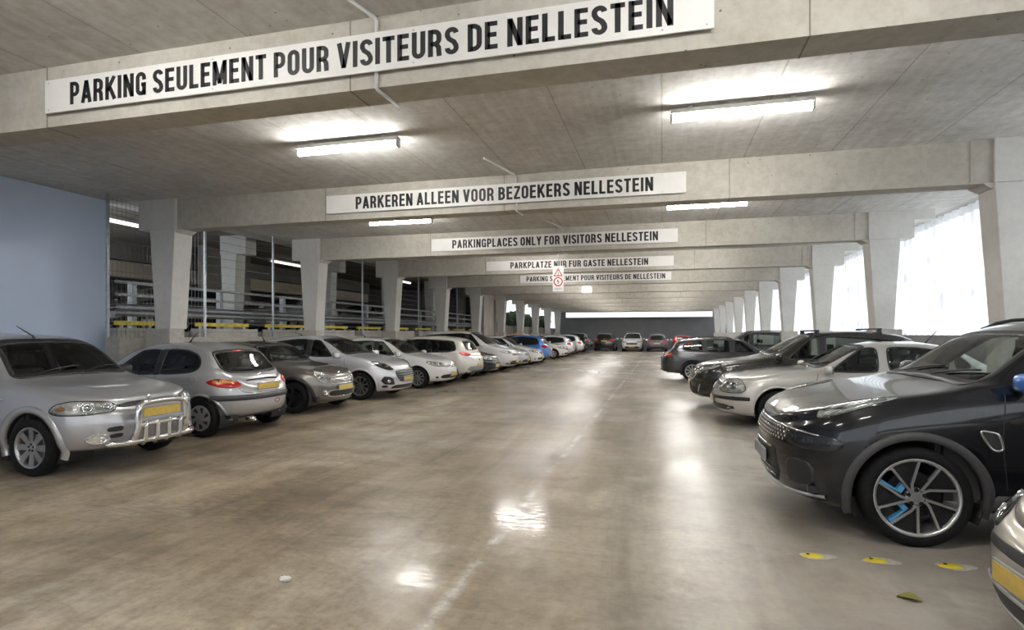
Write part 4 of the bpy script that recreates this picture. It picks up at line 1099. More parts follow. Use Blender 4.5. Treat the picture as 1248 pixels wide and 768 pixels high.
def rails(d0, d1, y=.56, h=.055, mat=None):
    def f(s):
        for sg in (1, -1):
            P = []
            for t in np.linspace(0, 1, 15):
                d = d0+(d1-d0)*t; q = s.bvh.ray_cast(Vector((s.x(d), sg*y, 4)), Vector((0, 0, -1))); z = q[0].z if q[0] is not None else 1.5
                P.append((s.x(d), sg*y, z+h*min(1, min(t, 1-t)*9+.0)-.006))
            MB().tube(P, .016, 8).build('roof_rail', mat or M_PLASTIC, s.root, True)
    return f
def roofbar(d, y=.60, h=.085):
    def f(s):
        q = s.bvh.ray_cast(Vector((s.x(d), y, 4)), Vector((0, 0, -1))); z = q[0].z
        m = MB().box(s.x(d)-.04, s.x(d)+.04, -y-.04, y+.04, z+h-.015, z+h+.015)
        for sg in (1, -1): m.hexa([(s.x(d)-.05, sg*y-.04, z-.012), (s.x(d)+.05, sg*y-.04, z-.012), (s.x(d)+.05, sg*y+.04, z-.012), (s.x(d)-.05, sg*y+.04, z-.012)], [(s.x(d)-.03, sg*y-.03, z+h), (s.x(d)+.03, sg*y-.03, z+h), (s.x(d)+.03, sg*y+.03, z+h), (s.x(d)-.03, sg*y+.03, z+h)])
        m.build('roof_bar', M_PLASTIC, s.root)
    return f
def wipers(z=None):
    def f(s):
        sp = s.sp; zl = sp['ws'][0]+.02
        for (ya, yb, up) in ((-.45, .10, .07), (.12, .62, .06)):
            P = []
            for t in np.linspace(0, 1, 7):
                h = s.bvh.ray_cast(Vector((6, ya+(yb-ya)*t, zl+.005+up*math.sin(t*PI*.5))), Vector((-1, 0, 0)))
                if h[0] is not None: P.append(h[0]+Vector((.012, 0, .012)))
            if len(P) > 2: MB().tube(P, .008, 6).build('wiper', M_PLASTIC, s.root, True)
    return f
def exhaust(y, z, d_end=.02):
    return lambda s: MB().lathe([(0, .032), (.15, .032), (.15, .026), (0, .026)], 'x', 16, (-s.L/2-.01, y, z), True).build('exhaust_pipe', M_CHROME, s.root, True)
def rear_wiper(z, y0=-.05, y1=.42, slope=.06):
    def f(s):
        P = []
        for t in np.linspace(0, 1, 7):
            h = s.bvh.ray_cast(Vector((-6, y0+(y1-y0)*t, z+slope*t)), Vector((1, 0, 0)))
            if h[0] is not None: P.append(h[0]+Vector((-.014, 0, .006)))
        if len(P) > 2: MB().tube(P, .009, 6).build('rear_wiper', M_PLASTIC, s.root, True)
    return f
def roof_skin(mat, d0, d1, w):
    return lambda s: s.patch('roof_skin', mat, (0, 0, 1), [(s.x(d0), -w*.92, 2), (s.x(d0-.08), 0, 2), (s.x(d0), w*.92, 2), (s.x((d0+d1)/2), w, 2), (s.x(d1), w*.9, 2), (s.x(d1), -w*.9, 2), (s.x((d0+d1)/2), -w, 2)], .003, 0, 12, 14, smooth=1, skirt=.003)

# ---------------------------------------------------------------- generic outfits for a given family
def std_front(sp, zh=.70, dark=False, gz=(.56, .66), gw=.45, low=(.28, .42), lw=.6, bars=2, frame=M_CHROME, hl=None):
    W2 = sp['W']/2
    P = hl or [(.06, W2*.48, zh-.075), (.22, W2*.80, zh-.075), (.48, W2*.95, zh+.0), (.56, W2*.95, zh+.085), (.32, W2*.86, zh+.085), (.08, W2*.50, zh+.03)]
    return [headlight(P, (.72, .68, .15), [(.15, W2*.70, zh-.01), (.32, W2*.86, zh+.02)], .055, M_LAMPDK if dark else None),
            grille([(0, gw*.85, gz[0]), (0, gw, (gz[0]+gz[1])/2), (0, gw*.97, gz[1])], frame, bars, fw=.016),
            panel('lower_intake', M_PLASTIC, (1, 0, 0), sym([(0, lw*.9, low[0]), (0, lw, sum(low)/2), (0, lw*.85, low[1])]), .004, smooth=2),
            plate(sum(low)/2+.05), emblem(gz[1]+.03 if bars < 3 else sum(gz)/2, r=.045)]
def std_side(sp, cow, dB, dC, zs, zh, mz=None):
    d0 = cow
    return [mirror(cow+.30, (mz or zs)+.02), handle(dB-.16, zh), handle(dC-.2, zh),
            seams(((0, 1, 0), [(dB, .9, zs), (dB+.02, .9, zh-.2), (dB, .9, .34)]), ((0, 1, 0), [(d0+.14, .9, zs-.03), (d0+.06, .9, .6), (d0+.10, .9, .34)]), ((0, 1, 0), [(dC, .9, zs), (dC-.02, .9, zh-.06), (dC-.22, .9, .62), (dC-.30, .9, .50)]), ((0, 1, 0), [(d0+.1, .9, .335), (dC-.3, .9, .335)]))]
def std_rear(sp, zt=.85, win=None, tl=None, pz=.72, bump=.42):
    W2 = sp['W']/2; L = sp['L']
    P = tl or [(L-.05, W2*.62, zt-.08), (L-.18, W2*.85, zt-.09), (L-.42, W2*.95, zt-.02), (L-.40, W2*.93, zt+.08), (L-.15, W2*.78, zt+.09), (L-.05, W2*.62, zt+.05)]
    return [taillight(P), plate(pz, 'rear'), panel('bumper_diffuser', M_PLASTIC, (-1, 0, 0), sym([(L, W2*.6, bump-.14), (L, W2*.68, bump-.08), (L, W2*.60, bump-.02)]), .004, smooth=2), emblem(pz+.16, 'rear', .04), rear_wiper(zt+.12),
            seams(((-1, 0, 0), [(L, -W2*.72, zt+.12), (L, -W2*.66, zt-.22), (L, 0, zt-.27), (L, W2*.66, zt-.22), (L, W2*.72, zt+.12)]))]

def spec(kind, **kw):
    """proportions of the body families"""
    if kind == 'hatch':
        L, W, H = kw.get('L', 4.0), kw.get('W', 1.70), kw.get('H', 1.46); c = kw.get('cowl', 1.08); e = L
        sp = dict(L=L, W=W, wb=kw.get('wb', L*.617), fo=kw.get('fo', L*.20), R=.305,
                  top=[(0, .66), (.05, .73), (.4, .84), (c-.1, .955), (c, .975), (c+.78, H-.10), (c+1.15, H-.015), (c+1.7, H), (e-.75, H-.055), (e-.42, H-.16), (e-.14, .99), (e-.03, .90), (e, .82)],
                  belt=[(0, .64), (.45, .78), (c, .89), (c+1.2, .925), (e-.5, .98), (e, .82)], low=[(0, .20), (.5, .20), (1.1, .24), (e-1, .25), (e, .30)])
        sp['ws'] = (.995, H-.085); sp['sides'] = [[(c+.42, .935), (c+1.02, .935), (c+1.04, H-.13), (c+.88, H-.14)], [(c+1.12, .94), (e-.78, .97), (e-.52, 1.03), (e-.66, H-.17), (c+1.5, H-.115), (c+1.14, H-.115)]]
        w = W/2
        sp['rw'] = [(-w*.62, 1.02), (w*.62, 1.02), (w*.53, H-.17), (-w*.53, H-.17)]
    elif kind == 'suv':
        L, W, H = kw.get('L', 4.4), kw.get('W', 1.83), kw.get('H', 1.65); c = kw.get('cowl', 1.2); e = L
        sp = dict(L=L, W=W, wb=kw.get('wb', L*.6), fo=kw.get('fo', .90), R=.345,
                  top=[(0, .78), (.05, .88), (.45, .99), (c-.1, 1.085), (c, 1.11), (c+.82, H-.12), (c+1.2, H-.02), (c+1.8, H), (e-.7, H-.05), (e-.35, H-.15), (e-.12, 1.10), (e-.03, 1.0), (e, .92)],
                  belt=[(0, .76), (.45, .91), (c, 1.02), (c+1.2, 1.04), (e-.5, 1.09), (e, .92)], low=[(0, .24), (.5, .24), (1.1, .28), (e-1, .28), (e, .34)])
        sp['ws'] = (1.13, H-.095); sp['sides'] = [[(c+.42, 1.05), (c+1.02, 1.05), (c+1.04, H-.14), (c+.90, H-.15)], [(c+1.12, 1.055), (e-.72, 1.085), (e-.45, 1.15), (e-.56, H-.19), (c+1.5, H-.125), (c+1.14, H-.125)]]
        w = W/2
        sp['rw'] = [(-w*.64, 1.14), (w*.64, 1.14), (w*.56, H-.17), (-w*.56, H-.17)]
        sp['arch'] = M_CLAD; sp['arch_w'] = .045
    sp['rim'] = 'five'
    for k, v in kw.items():
        if k not in ('H', 'cowl'): sp[k] = v
    sp['H'] = H; sp['c'] = c
    return sp

def left_row(name, label, sp, xf, yc, end='nose', **k):
    return Car(name, label, sp, xf-sp['L']/2, yc, 1 if end == 'nose' else -1, **k)
def right_row(name, label, sp, xf, yc, end='nose', **k):
    return Car(name, label, sp, xf+sp['L']/2, yc, -1 if end == 'nose' else 1, **k)

# ================================================================ THE PARKED CARS
GL, GR_ = 'cars parked in the left row', 'cars parked in the right row'
P_SILVER = paint('silver_paint', (.50, .505, .525), .5, .30)
P_SILVERW = paint('warm_silver_paint', (.60, .585, .55), .45, .32)
P_LSILVER = paint('light_silver_paint', (.70, .71, .75), .4, .30)
P_GREY = paint('grey_brown_paint', (.20, .185, .165), .55, .28)
P_CHAMP = paint('champagne_paint', (.53, .49, .42), .45, .36)
P_WHITE = paint('white_paint', (.74, .74, .73), 0., .4)
P_PEARL = paint('pearl_white_paint', (.72, .69, .64), .1, .4)
P_BLACK = paint('black_paint', (.010, .010, .012), .2, .25, dirt=.05)
P_SUV = paint('anthracite_paint', (.006, .0065, .010), .1, .25, dirt=.015, spec=.2)
P_DGREY = paint('dark_grey_paint', (.050, .052, .058), .4, .28, spec=.3)
P_OLIVE = paint('dark_brown_paint', (.018, .016, .014), .2, .26, spec=.3)
P_BLUE = paint('blue_paint', (.03, .17, .55), .2, .35)
P_RED = paint('red_paint', (.42, .04, .03), .1, .35)
P_ORANGE = paint('orange_paint', (.62, .16, .04), .1, .35)
P_PURPLE = paint('dark_purple_paint', (.10, .085, .115), .5, .36)

# --- dark SUV at the right: the largest car in the picture
def suv_front(s):
    n = (.80, .58, .15)
    # chrome blade along the bonnet edge and the studded grille under it
    s.strip('grille_blade', M_CHROME, (1, 0, .1), [(s.x(.0), y, z) for y, z in ((-.80, .800), (-.6, .806), (-.3, .813), (0, .816), (.3, .813), (.6, .806), (.80, .800))], .016, .010, thick=.006, nres=90)
    grille([(0, .46, .685), (0, .60, .735), (0, .60, .795)], None, 0, M_PLASTIC, mesh=4, smooth=1)(s)
    # gloss black lamp band
    for sg in (1, -1):
        nn = (n[0], n[1]*sg, .05)
        pl = [(s.x(d), y*sg, z) for d, y, z in ((.05, .52, .70), (.14, .72, .66), (.33, .86, .655), (.42, .89, .69), (.42, .89, .765), (.20, .78, .79), (.07, .58, .795))]
        o = s.patch('headlight', M_LAMPDK, nn, pl, .003, .0, 8, 14, smooth=2)
        if o:
            bowls(s, o[0], nn, [(.10, .66*sg, .725, .040), (.20, .775*sg, .722, .040), (.32, .85*sg, .722, .036)], .04, M_LAMPDK, .004, 'lamp_bowl')
            s.patch('lamp_lens', M_LENS, nn, pl, .010, .008, 8, 14, parent=o[0], smooth=2)
        # upright daytime lamp on the wing
        pu = [(s.x(d), y*sg, z) for d, y, z in ((.27, .71, .875), (.42, .775, .89), (.58, .805, .945), (.74, .805, 1.00), (.86, .79, 1.045), (.74, .745, 1.05), (.54, .70, 1.01), (.36, .68, .95))]
        o = s.patch('daytime_lamp', M_LAMPIN, (.30, .66*sg, .66), pu, .004, .0, 7, 14, smooth=2)
        if o:
            for q in (0., .5, 1.):
                a = [(.34+.03*q, .735-.04*q, .885+.055*q), (.54, .79-.065*q, .94+.05*q), (.76, .798-.04*q, 1.01+.03*q)]
                s.strip('light_bar', M_CHROME, (.30, .66*sg, .66), [(s.x(d), y*sg, z) for d, y, z in a], .012, .007, parent=o[0], thick=.003)
            s.patch('lamp_lens', M_LENS, (.30, .66*sg, .66), pu, .010, .010, 7, 14, parent=o[0], smooth=2)
        # corner air inlet
        pi = [(s.x(d), y*sg, z) for d, y, z in ((.06, .56, .36), (.14, .74, .36), (.22, .80, .38), (.22, .80, .55), (.12, .70, .575), (.06, .58, .55))]
        o = s.patch('corner_inlet', M_PLASTIC, nn, pi, .004, 0, 6, 8, smooth=2)
    o = s.patch('lower_grille', M_PLASTIC, (1, 0, 0), g3(s, sym([(0, .36, .30), (0, .46, .40), (0, .42, .62)])), .004, 0, 8, 14, smooth=1)
    for z in (.36, .42, .60):
        s.strip('grille_bar', P_BLACK, (1, 0, 0), [(s.x(0), -.38, z), (s.x(0), 0, z), (s.x(0), .38, z)], .018, .010, parent=o[0], thick=.006)
    s.strip('chin_blade', M_GALV, (1, 0, -.1), [(s.x(0), y, .262) for y in np.linspace(-.78, .78, 9)], .022, .010, thick=.006)
    plate(.50, 'front', mat=M_KERB)(s)
    # wing vent with bright frame
    pv = [(s.x(d), .93, z) for d, z in ((1.29, .875), (1.40, .855), (1.43, .745), (1.37, .735), (1.325, .80))]
    o = s.patch('wing_vent', M_PLASTIC, (0, 1, 0), pv, .003, 0, 6, 8, both=True, smooth=1); s.ring('wing_vent_frame', M_CHROME, (0, 1, 0), pv, .010, .004, .010, parent=o, both=True, smooth=1)
    # sill and door cladding
    s.patch('sill_cladding', M_CLAD, (0, 1, -.05), g3(s, [(1.36, .9, .29), (1.40, .9, .43), (3.18, .9, .43), (3.22, .9, .29)]), .010, .006, 5, 20, both=True, smooth=1)
sp = dict(L=4.54, W=1.86, wb=2.73, fo=.91, R=.365, Ra=.425, tw=.24, rim='turbine', paint=P_SUV, see=True, step=.025, arch=M_CLAD, arch_w=.055, arch_span=(-22, 197),
          hood=[(.992, .35), (.978, .72), (.93, .90), (.80, .965), (.45, .995), (0, 1)], rad=.035,
          top=[(0, .815), (.03, .87), (.12, .93), (.4, 1.015), (.8, 1.095), (1.12, 1.150), (1.24, 1.185), (1.84, 1.575), (2.1, 1.665), (2.7, 1.69), (3.5, 1.655), (4.0, 1.58), (4.38, 1.20), (4.48, 1.08), (4.54, .98)],
          belt=[(0, .79), (.12, .845), (.35, .935), (.7, 1.025), (1.15, 1.095), (1.6, 1.13), (3.4, 1.17), (4.1, 1.18), (4.54, .98)],
          low=[(0, .225), (.4, .215), (1.2, .27), (3.5, .27), (4.54, .34)], plan=(.70, 2.5, .6, 3.2),
          lev=[(0, .90, .16, .10), (.05, .955, .08, .05), (.22, .985, .03, .01), (.48, 1.0, .0, 0), (.74, .995, .0, .02), (.92, .975, .02, .05), (1.0, .950, .05, .09)],
          ws=(1.19, 1.565), wsw=.93, sides=[[(1.66, 1.16), (2.36, 1.165), (2.38, 1.56), (2.12, 1.545)], [(2.46, 1.165), (3.28, 1.18), (3.30, 1.535), (2.48, 1.565)], [(3.38, 1.185), (3.80, 1.24), (3.66, 1.48), (3.38, 1.53)]],
          rw=[(-.58, 1.24), (.58, 1.24), (.50, 1.50), (-.50, 1.50)],
          feats=[suv_front, mirror(1.57, 1.19, P_BLUE, .20, .14, far=P_SUV), wipers(), handle(2.25, 1.02), handle(3.2, 1.03), rails(2.0, 3.7, .60),
                 seams(((0, 1, 0), [(1.46, .9, 1.13), (1.42, .9, .8), (1.46, .9, .46)]), ((0, 1, 0), [(2.42, .9, 1.14), (2.44, .9, .46)]))]
          + std_rear(dict(W=1.86, L=4.54), 1.0, pz=.85)[:2])
right_row('suv', 'large black SUV at the right with blue accents in its dark wheels', sp, .885, 5.68, group=GR_)

# --- beige car cut off by the right edge
sp = spec('hatch', L=4.0, W=1.70, H=1.48, wb=2.47, fo=.80, paint=P_CHAMP, rim='cap', step=.028, see=True, feats=[
    headlight([(.06, .44, .60), (.20, .66, .61), (.42, .79, .67), (.52, .80, .75), (.34, .72, .735), (.12, .50, .665)], (.70, .62, .3), [(.18, .60, .645), (.32, .71, .69)], .048, M_LAMPDK),
    grille([(0, .50, .535), (0, .60, .555), (0, .50, .585)], None, 0, fw=.012), panel('lower_intake', M_PLASTIC, (1, 0, 0), sym([(0, .52, .26), (0, .62, .30), (0, .50, .37)]), .004, smooth=2, frame=M_GALV, fw=.02),
    plate(.455), bumper_strip(.235, 'front', .70, .03, P_CHAMP, 'chin_lip'), emblem(.64, r=.045),
    panel('brake_duct', M_LAMPIN, (.8, .6, 0), [(.12, .62, .27), (.24, .74, .28), (.26, .76, .36), (.14, .64, .36)], .003, both=True)] + std_side(dict(), 1.08, 2.15, 3.2, .93, .82) + [wipers()])
right_row('hatchback', 'beige hatchback nose cut off by the right edge of the photo', sp, 1.52, 2.93, group=GR_)

# --- silver liftback behind the SUV
sp = dict(L=4.51, W=1.735, H=1.44, wb=2.51, fo=.95, R=.312, rim='cap', paint=P_SILVERW, pillar=False, see=True, step=.030,
          top=[(0, .66), (.04, .75), (.12, .81), (.5, .875), (1.1, .955), (1.38, .985), (2.25, 1.375), (2.6, 1.435), (3.1, 1.435), (3.5, 1.38), (4.1, 1.08), (4.42, 1.03), (4.48, .95), (4.51, .86)],
          belt=[(0, .64), (.1, .70), (.5, .80), (1.3, .90), (2.5, .925), (4.0, .96), (4.51, .86)], low=[(0, .20), (.6, .19), (1.2, .24), (3.6, .25), (4.51, .30)], plan=(.8, 2.6, .6, 3.),
          ws=(1.01, 1.36), sides=[[(1.70, .945), (2.42, .945), (2.44, 1.345), (2.20, 1.325)], [(2.56, .95), (3.36, .97), (3.42, 1.28), (3.0, 1.345), (2.56, 1.35)], [(3.46, .99), (3.70, 1.04), (3.58, 1.19), (3.47, 1.24)]], rw=[(-.56, 1.09), (.56, 1.09), (.47, 1.33), (-.47, 1.33)],
          feats=[headlight([(.08, .42, .59), (.15, .62, .565), (.30, .755, .565), (.46, .82, .59), (.45, .81, .71), (.32, .75, .82), (.16, .58, .83), (.08, .44, .75)], (.74, .66, .15), [(.16, .56, .69), (.28, .70, .685)], .066),
                 grille([(0, .32, .57), (0, .40, .66), (0, .36, .74)], M_CHROME, 0, mat=M_PLASTIC, fw=.02), bumper_strip(.475, 'front', .83, .055), rubstrip(.48, .24, .52, .055, name='bumper_rub_strip'), panel('lower_intake', M_PLASTIC, (1, 0, 0), sym([(0, .62, .27), (0, .70, .32), (0, .60, .37)]), .004, smooth=1),
                 plate(.40), emblem(.79, r=.04), rubstrip(.50, 1.4, 3.2), antenna(3.35, .18, .22), wipers()] + std_side(dict(), 1.40, 2.50, 3.42, .94, .83)
          + std_rear(dict(W=1.73, L=4.51), .86)[:2])
right_row('liftback', 'pale silver liftback with black bumper strip parked behind the black SUV', sp, .88, 10.96, group=GR_)

# --- dark SUV with roof rails
sp = spec('suv', L=4.48, W=1.86, H=1.635, wb=2.67, fo=.92, cowl=1.38, paint=P_OLIVE, see=True, step=.032, R=.355, rim='ten', plan=(.8, 2.6, .6, 3.), feats=[
    headlight([(.10, .50, .80), (.24, .72, .79), (.46, .84, .84), (.62, .85, .93), (.40, .76, .915), (.16, .58, .86)], (.7, .62, .3), [(.20, .65, .83), (.36, .77, .86)], .045),
    grille([(0, .40, .60), (0, .56, .70), (0, .46, .80)], M_CHROME, 0, mesh=4, fw=.02), panel('lower_intake', M_PLASTIC, (1, 0, 0), sym([(0, .5, .29), (0, .62, .36), (0, .5, .47)]), .004, smooth=1),
    panel('fog_lamp_panel', M_PLASTIC, (.8, .6, 0), [(.10, .58, .34), (.22, .76, .36), (.26, .80, .52), (.14, .66, .56)], .004, both=True, smooth=1), lambda s: [s.strip('fog_lamp_trim', M_CHROME, (.8, .6*sg, 0), [(s.x(.12), .64*sg, .36), (s.x(.16), .70*sg, .52)], .03, .008, thick=.006) for sg in (1, -1)], plate(.50), roofbar(2.40), roofbar(3.50), wipers()]
    + std_side(dict(), 1.38, 2.46, 3.45, 1.05, .94))
right_row('suv', 'dark brown SUV with two black roof bars beside the pale silver liftback', sp, .58, 13.2, group=GR_)
# --- grey estate, tail to the lane
sp = dict(L=4.70, W=1.83, H=1.45, wb=2.81, fo=.88, R=.325, rim='ten', paint=P_DGREY, see=True, step=.032,
          top=[(0, .64), (.05, .72), (.4, .84), (1.2, .965), (1.35, .985), (2.15, 1.375), (2.6, 1.445), (3.2, 1.45), (3.9, 1.40), (4.15, 1.34), (4.52, .98), (4.63, .92), (4.70, .80)],
          belt=[(0, .62), (.5, .78), (1.3, .90), (2.6, .93), (4.3, .975), (4.70, .80)], low=[(0, .19), (.6, .19), (1.2, .22), (3.8, .23), (4.70, .30)], plan=(.85, 2.6, .65, 3.0),
          ws=(1.01, 1.36), sides=[[(1.72, .95), (2.40, .945), (2.42, 1.36), (2.16, 1.335)], [(2.50, .945), (3.24, .965), (3.26, 1.355), (2.52, 1.365)], [(3.34, .97), (4.02, 1.02), (3.92, 1.29), (3.36, 1.35)]], rw=[(-.58, 1.02), (.58, 1.02), (.50, 1.29), (-.50, 1.29)],
          feats=[rails(2.4, 3.95, .56, .04), taillight([(4.64, .52, .80), (4.50, .78, .79), (4.30, .86, .82), (4.24, .86, .89), (4.40, .82, .925), (4.60, .60, .93)], (-.72, .68, 0), None, [([(4.52, .70, .85), (4.34, .84, .85), (4.32, .84, .885), (4.5, .72, .89)], M_ORANGE)]), plate(.74, 'rear'), emblem(.87, 'rear', .05),
                 bumper_strip(.36, 'rear', .72, .10, M_PLASTIC), exhaust(.5, .30), rear_wiper(1.03)] + std_side(dict(), 1.36, 2.45, 3.36, .94, .85))
right_row('estate_car', 'dark grey estate car parked tail first toward the lane on the right', sp, -.06, 20.5, 'tail', group=GR_)
# --- SUV behind it
sp = spec('suv', L=4.45, W=1.84, H=1.68, paint=P_DGREY, see=True, step=.05, feats=[mirror(1.55, 1.06), rails(2.0, 3.7, .58)])
sp['feats'] += std_front(sp, .86, True, (.6, .75), .5, (.3, .45), .6)
right_row('suv', 'tall grey SUV half hidden behind the dark grey estate car', sp, 1.15, 25.2, group=GR_)

# ================= left row
# --- silver compact SUV with a bull bar
def bullbar(s):
    x = s.L/2; r = bpy.data.objects.new('bull_bar', None)
    m = MB(); X1, X2 = x+.105, x+.06
    hoop = [(X2-.02, -.35, .36), (X2+.03, -.34, .42), (X1, -.33, .50), (X1, -.325, .68), (X1-.005, -.315, .735), (X1-.005, -.26, .775), (X1-.005, 0, .785), (X1-.005, .26, .775), (X1-.005, .315, .735), (X1, .325, .68), (X1, .33, .50), (X2+.03, .34, .42), (X2-.02, .35, .36)]
    hp = chaikin(hoop, 2); m.tube(hp, .037, 12); b = m.build('bull_bar', M_CHROME, s.root, True)
    MB().tube([(X1, -.33, .53), (X1+.01, 0, .53), (X1, .33, .53)], .030, 10).build('cross_tube', M_CHROME, b, True)
    MB().tube(chaikin([(x-.05, -.60, .345), (X2-.02, -.48, .345), (X2+.02, -.3, .345), (X2+.03, 0, .345), (X2+.02, .3, .345), (X2-.02, .48, .345), (x-.05, .60, .345)], 2), .034, 10).build('lower_tube', M_CHROME, b, True)
    for y in (-.24, -.08, .08, .24):
        MB().tube(chaikin([(X2-.0, y, .30), (X2+.05, y, .36), (X1+.0, y, .44), (X1+.012, y, .56)], 2), .027, 8).build('upright_tube', M_CHROME, b, True)
    p = MB().box(X1-.02, X1-.005, -.29, .29, .60, .72).build('license_plate', M_PLATEW, s.root, bevel=.003)
    MB().box(X1-.005, X1-.002, -.255, .255, .612, .708).build('plate_face', M_PLATE, p)
def compact_front(s):
    for sg in (1, -1):
        n = (.80, .58*sg, .1)
        o = s.patch('fog_lamp', M_LAMPIN, n, [(s.x(d), y*sg, z) for d, y, z in ((.08, .52, .375), (.13, .62, .355), (.20, .70, .38), (.20, .70, .44), (.13, .62, .465), (.08, .53, .44))], .004, 0, 6, 8)
        if o: s.ring('fog_lamp_ring', M_CHROME, n, [(s.x(d), y*sg, z) for d, y, z in ((.08, .52, .375), (.13, .62, .355), (.20, .70, .38), (.20, .70, .44), (.13, .62, .465), (.08, .53, .44))], .008, .006, .012, parent=o[0]); bowls(s, o[0], n, [(.11, .575*sg, .408)], .042)
sp = dict(L=4.01, W=1.70, H=1.575, wb=2.36, fo=.82, R=.318, Ra=.385, rim='multi', paint=P_SILVER, see=True, step=.026, arch_w=.07, arch_span=(-16, 196), wstrim=.04,
          top=[(0, .76), (.04, .825), (.14, .865), (.5, .945), (.98, 1.015), (1.10, 1.04), (1.72, 1.46), (2.05, 1.55), (2.6, 1.575), (3.3, 1.56), (3.72, 1.47), (3.90, 1.05), (3.97, .97), (4.01, .90)],
          belt=[(0, .745), (.12, .80), (.5, .885), (1.1, .975), (2.4, .99), (3.7, 1.01), (4.01, .90)], low=[(0, .285), (.5, .285), (1.1, .30), (3.1, .30), (4.01, .34)], plan=(.62, 3.0, .5, 3.2), crown=.07, tumble=.34,
          lev=[(0, .92, .12, .10), (.05, .965, .06, .05), (.22, .99, .01, .01), (.5, 1.0, 0, 0), (.76, .99, .02, .02), (.93, .97, .05, .05), (1.0, .945, .09, .09)],
          ws=(1.055, 1.475), wsw=.93, sides=[[(1.50, 1.0), (2.55, 1.0), (2.58, 1.45), (1.98, 1.43)], [(2.66, 1.0), (3.52, 1.02), (3.44, 1.40), (2.68, 1.45)]], rw=[(-.58, 1.06), (.58, 1.06), (.52, 1.42), (-.52, 1.42)],
          feats=[headlight([(.08, .42, .70), (.18, .62, .675), (.32, .74, .67), (.54, .825, .675), (.55, .825, .77), (.38, .76, .825), (.22, .65, .825), (.09, .45, .80)], (.78, .62, .12), [(.12, .52, .745, .058), (.23, .655, .747, .066)], .06),
                 panel('indicator', M_ORANGE, (.62, .78, .1), [(.37, .76, .72), (.49, .81, .72), (.46, .80, .765), (.39, .765, .775)], .008, .004, both=True),
                 grille([(0, .40, .735), (0, .42, .765), (0, .40, .785)], None, 0), emblem(.815, r=.025), compact_front, bullbar,
                 panel('corner_slot', M_PLASTIC, (1, .2, 0), [(.02, .40, .475), (.06, .56, .475), (.06, .56, .525), (.02, .40, .535)], .004, both=True, smooth=1), panel('corner_slot', M_PLASTIC, (1, .2, 0), [(.02, .40, .405), (.06, .54, .405), (.06, .54, .45), (.02, .40, .455)], .004, both=True, smooth=1),
                 mirror(1.55, 1.03, M_PLASTIC), antenna(1.85, .30, .16, -.05), wipers(), panel('side_repeater', M_CHROME, (0, 1, 0), [(1.17, .85, .82), (1.27, .85, .82), (1.27, .85, .845), (1.17, .85, .845)], .004, .004, both=True),
                 handle(2.5, .90), seams(((0, 1, 0), [(1.34, .9, .98), (1.30, .9, .7), (1.34, .9, .40)]), ((0, 1, 0), [(2.62, .9, .98), (2.62, .9, .40)]), ((.3, 0, 1), [(.07, -.55, .9), (.06, 0, .9), (.07, .55, .9)]))] + std_rear(dict(W=1.7, L=4.01), .95)[:1])
left_row('compact_suv', 'silver compact SUV with a chrome bull bar by the pale blue wall', sp, -5.83, 5.51, group=GL)

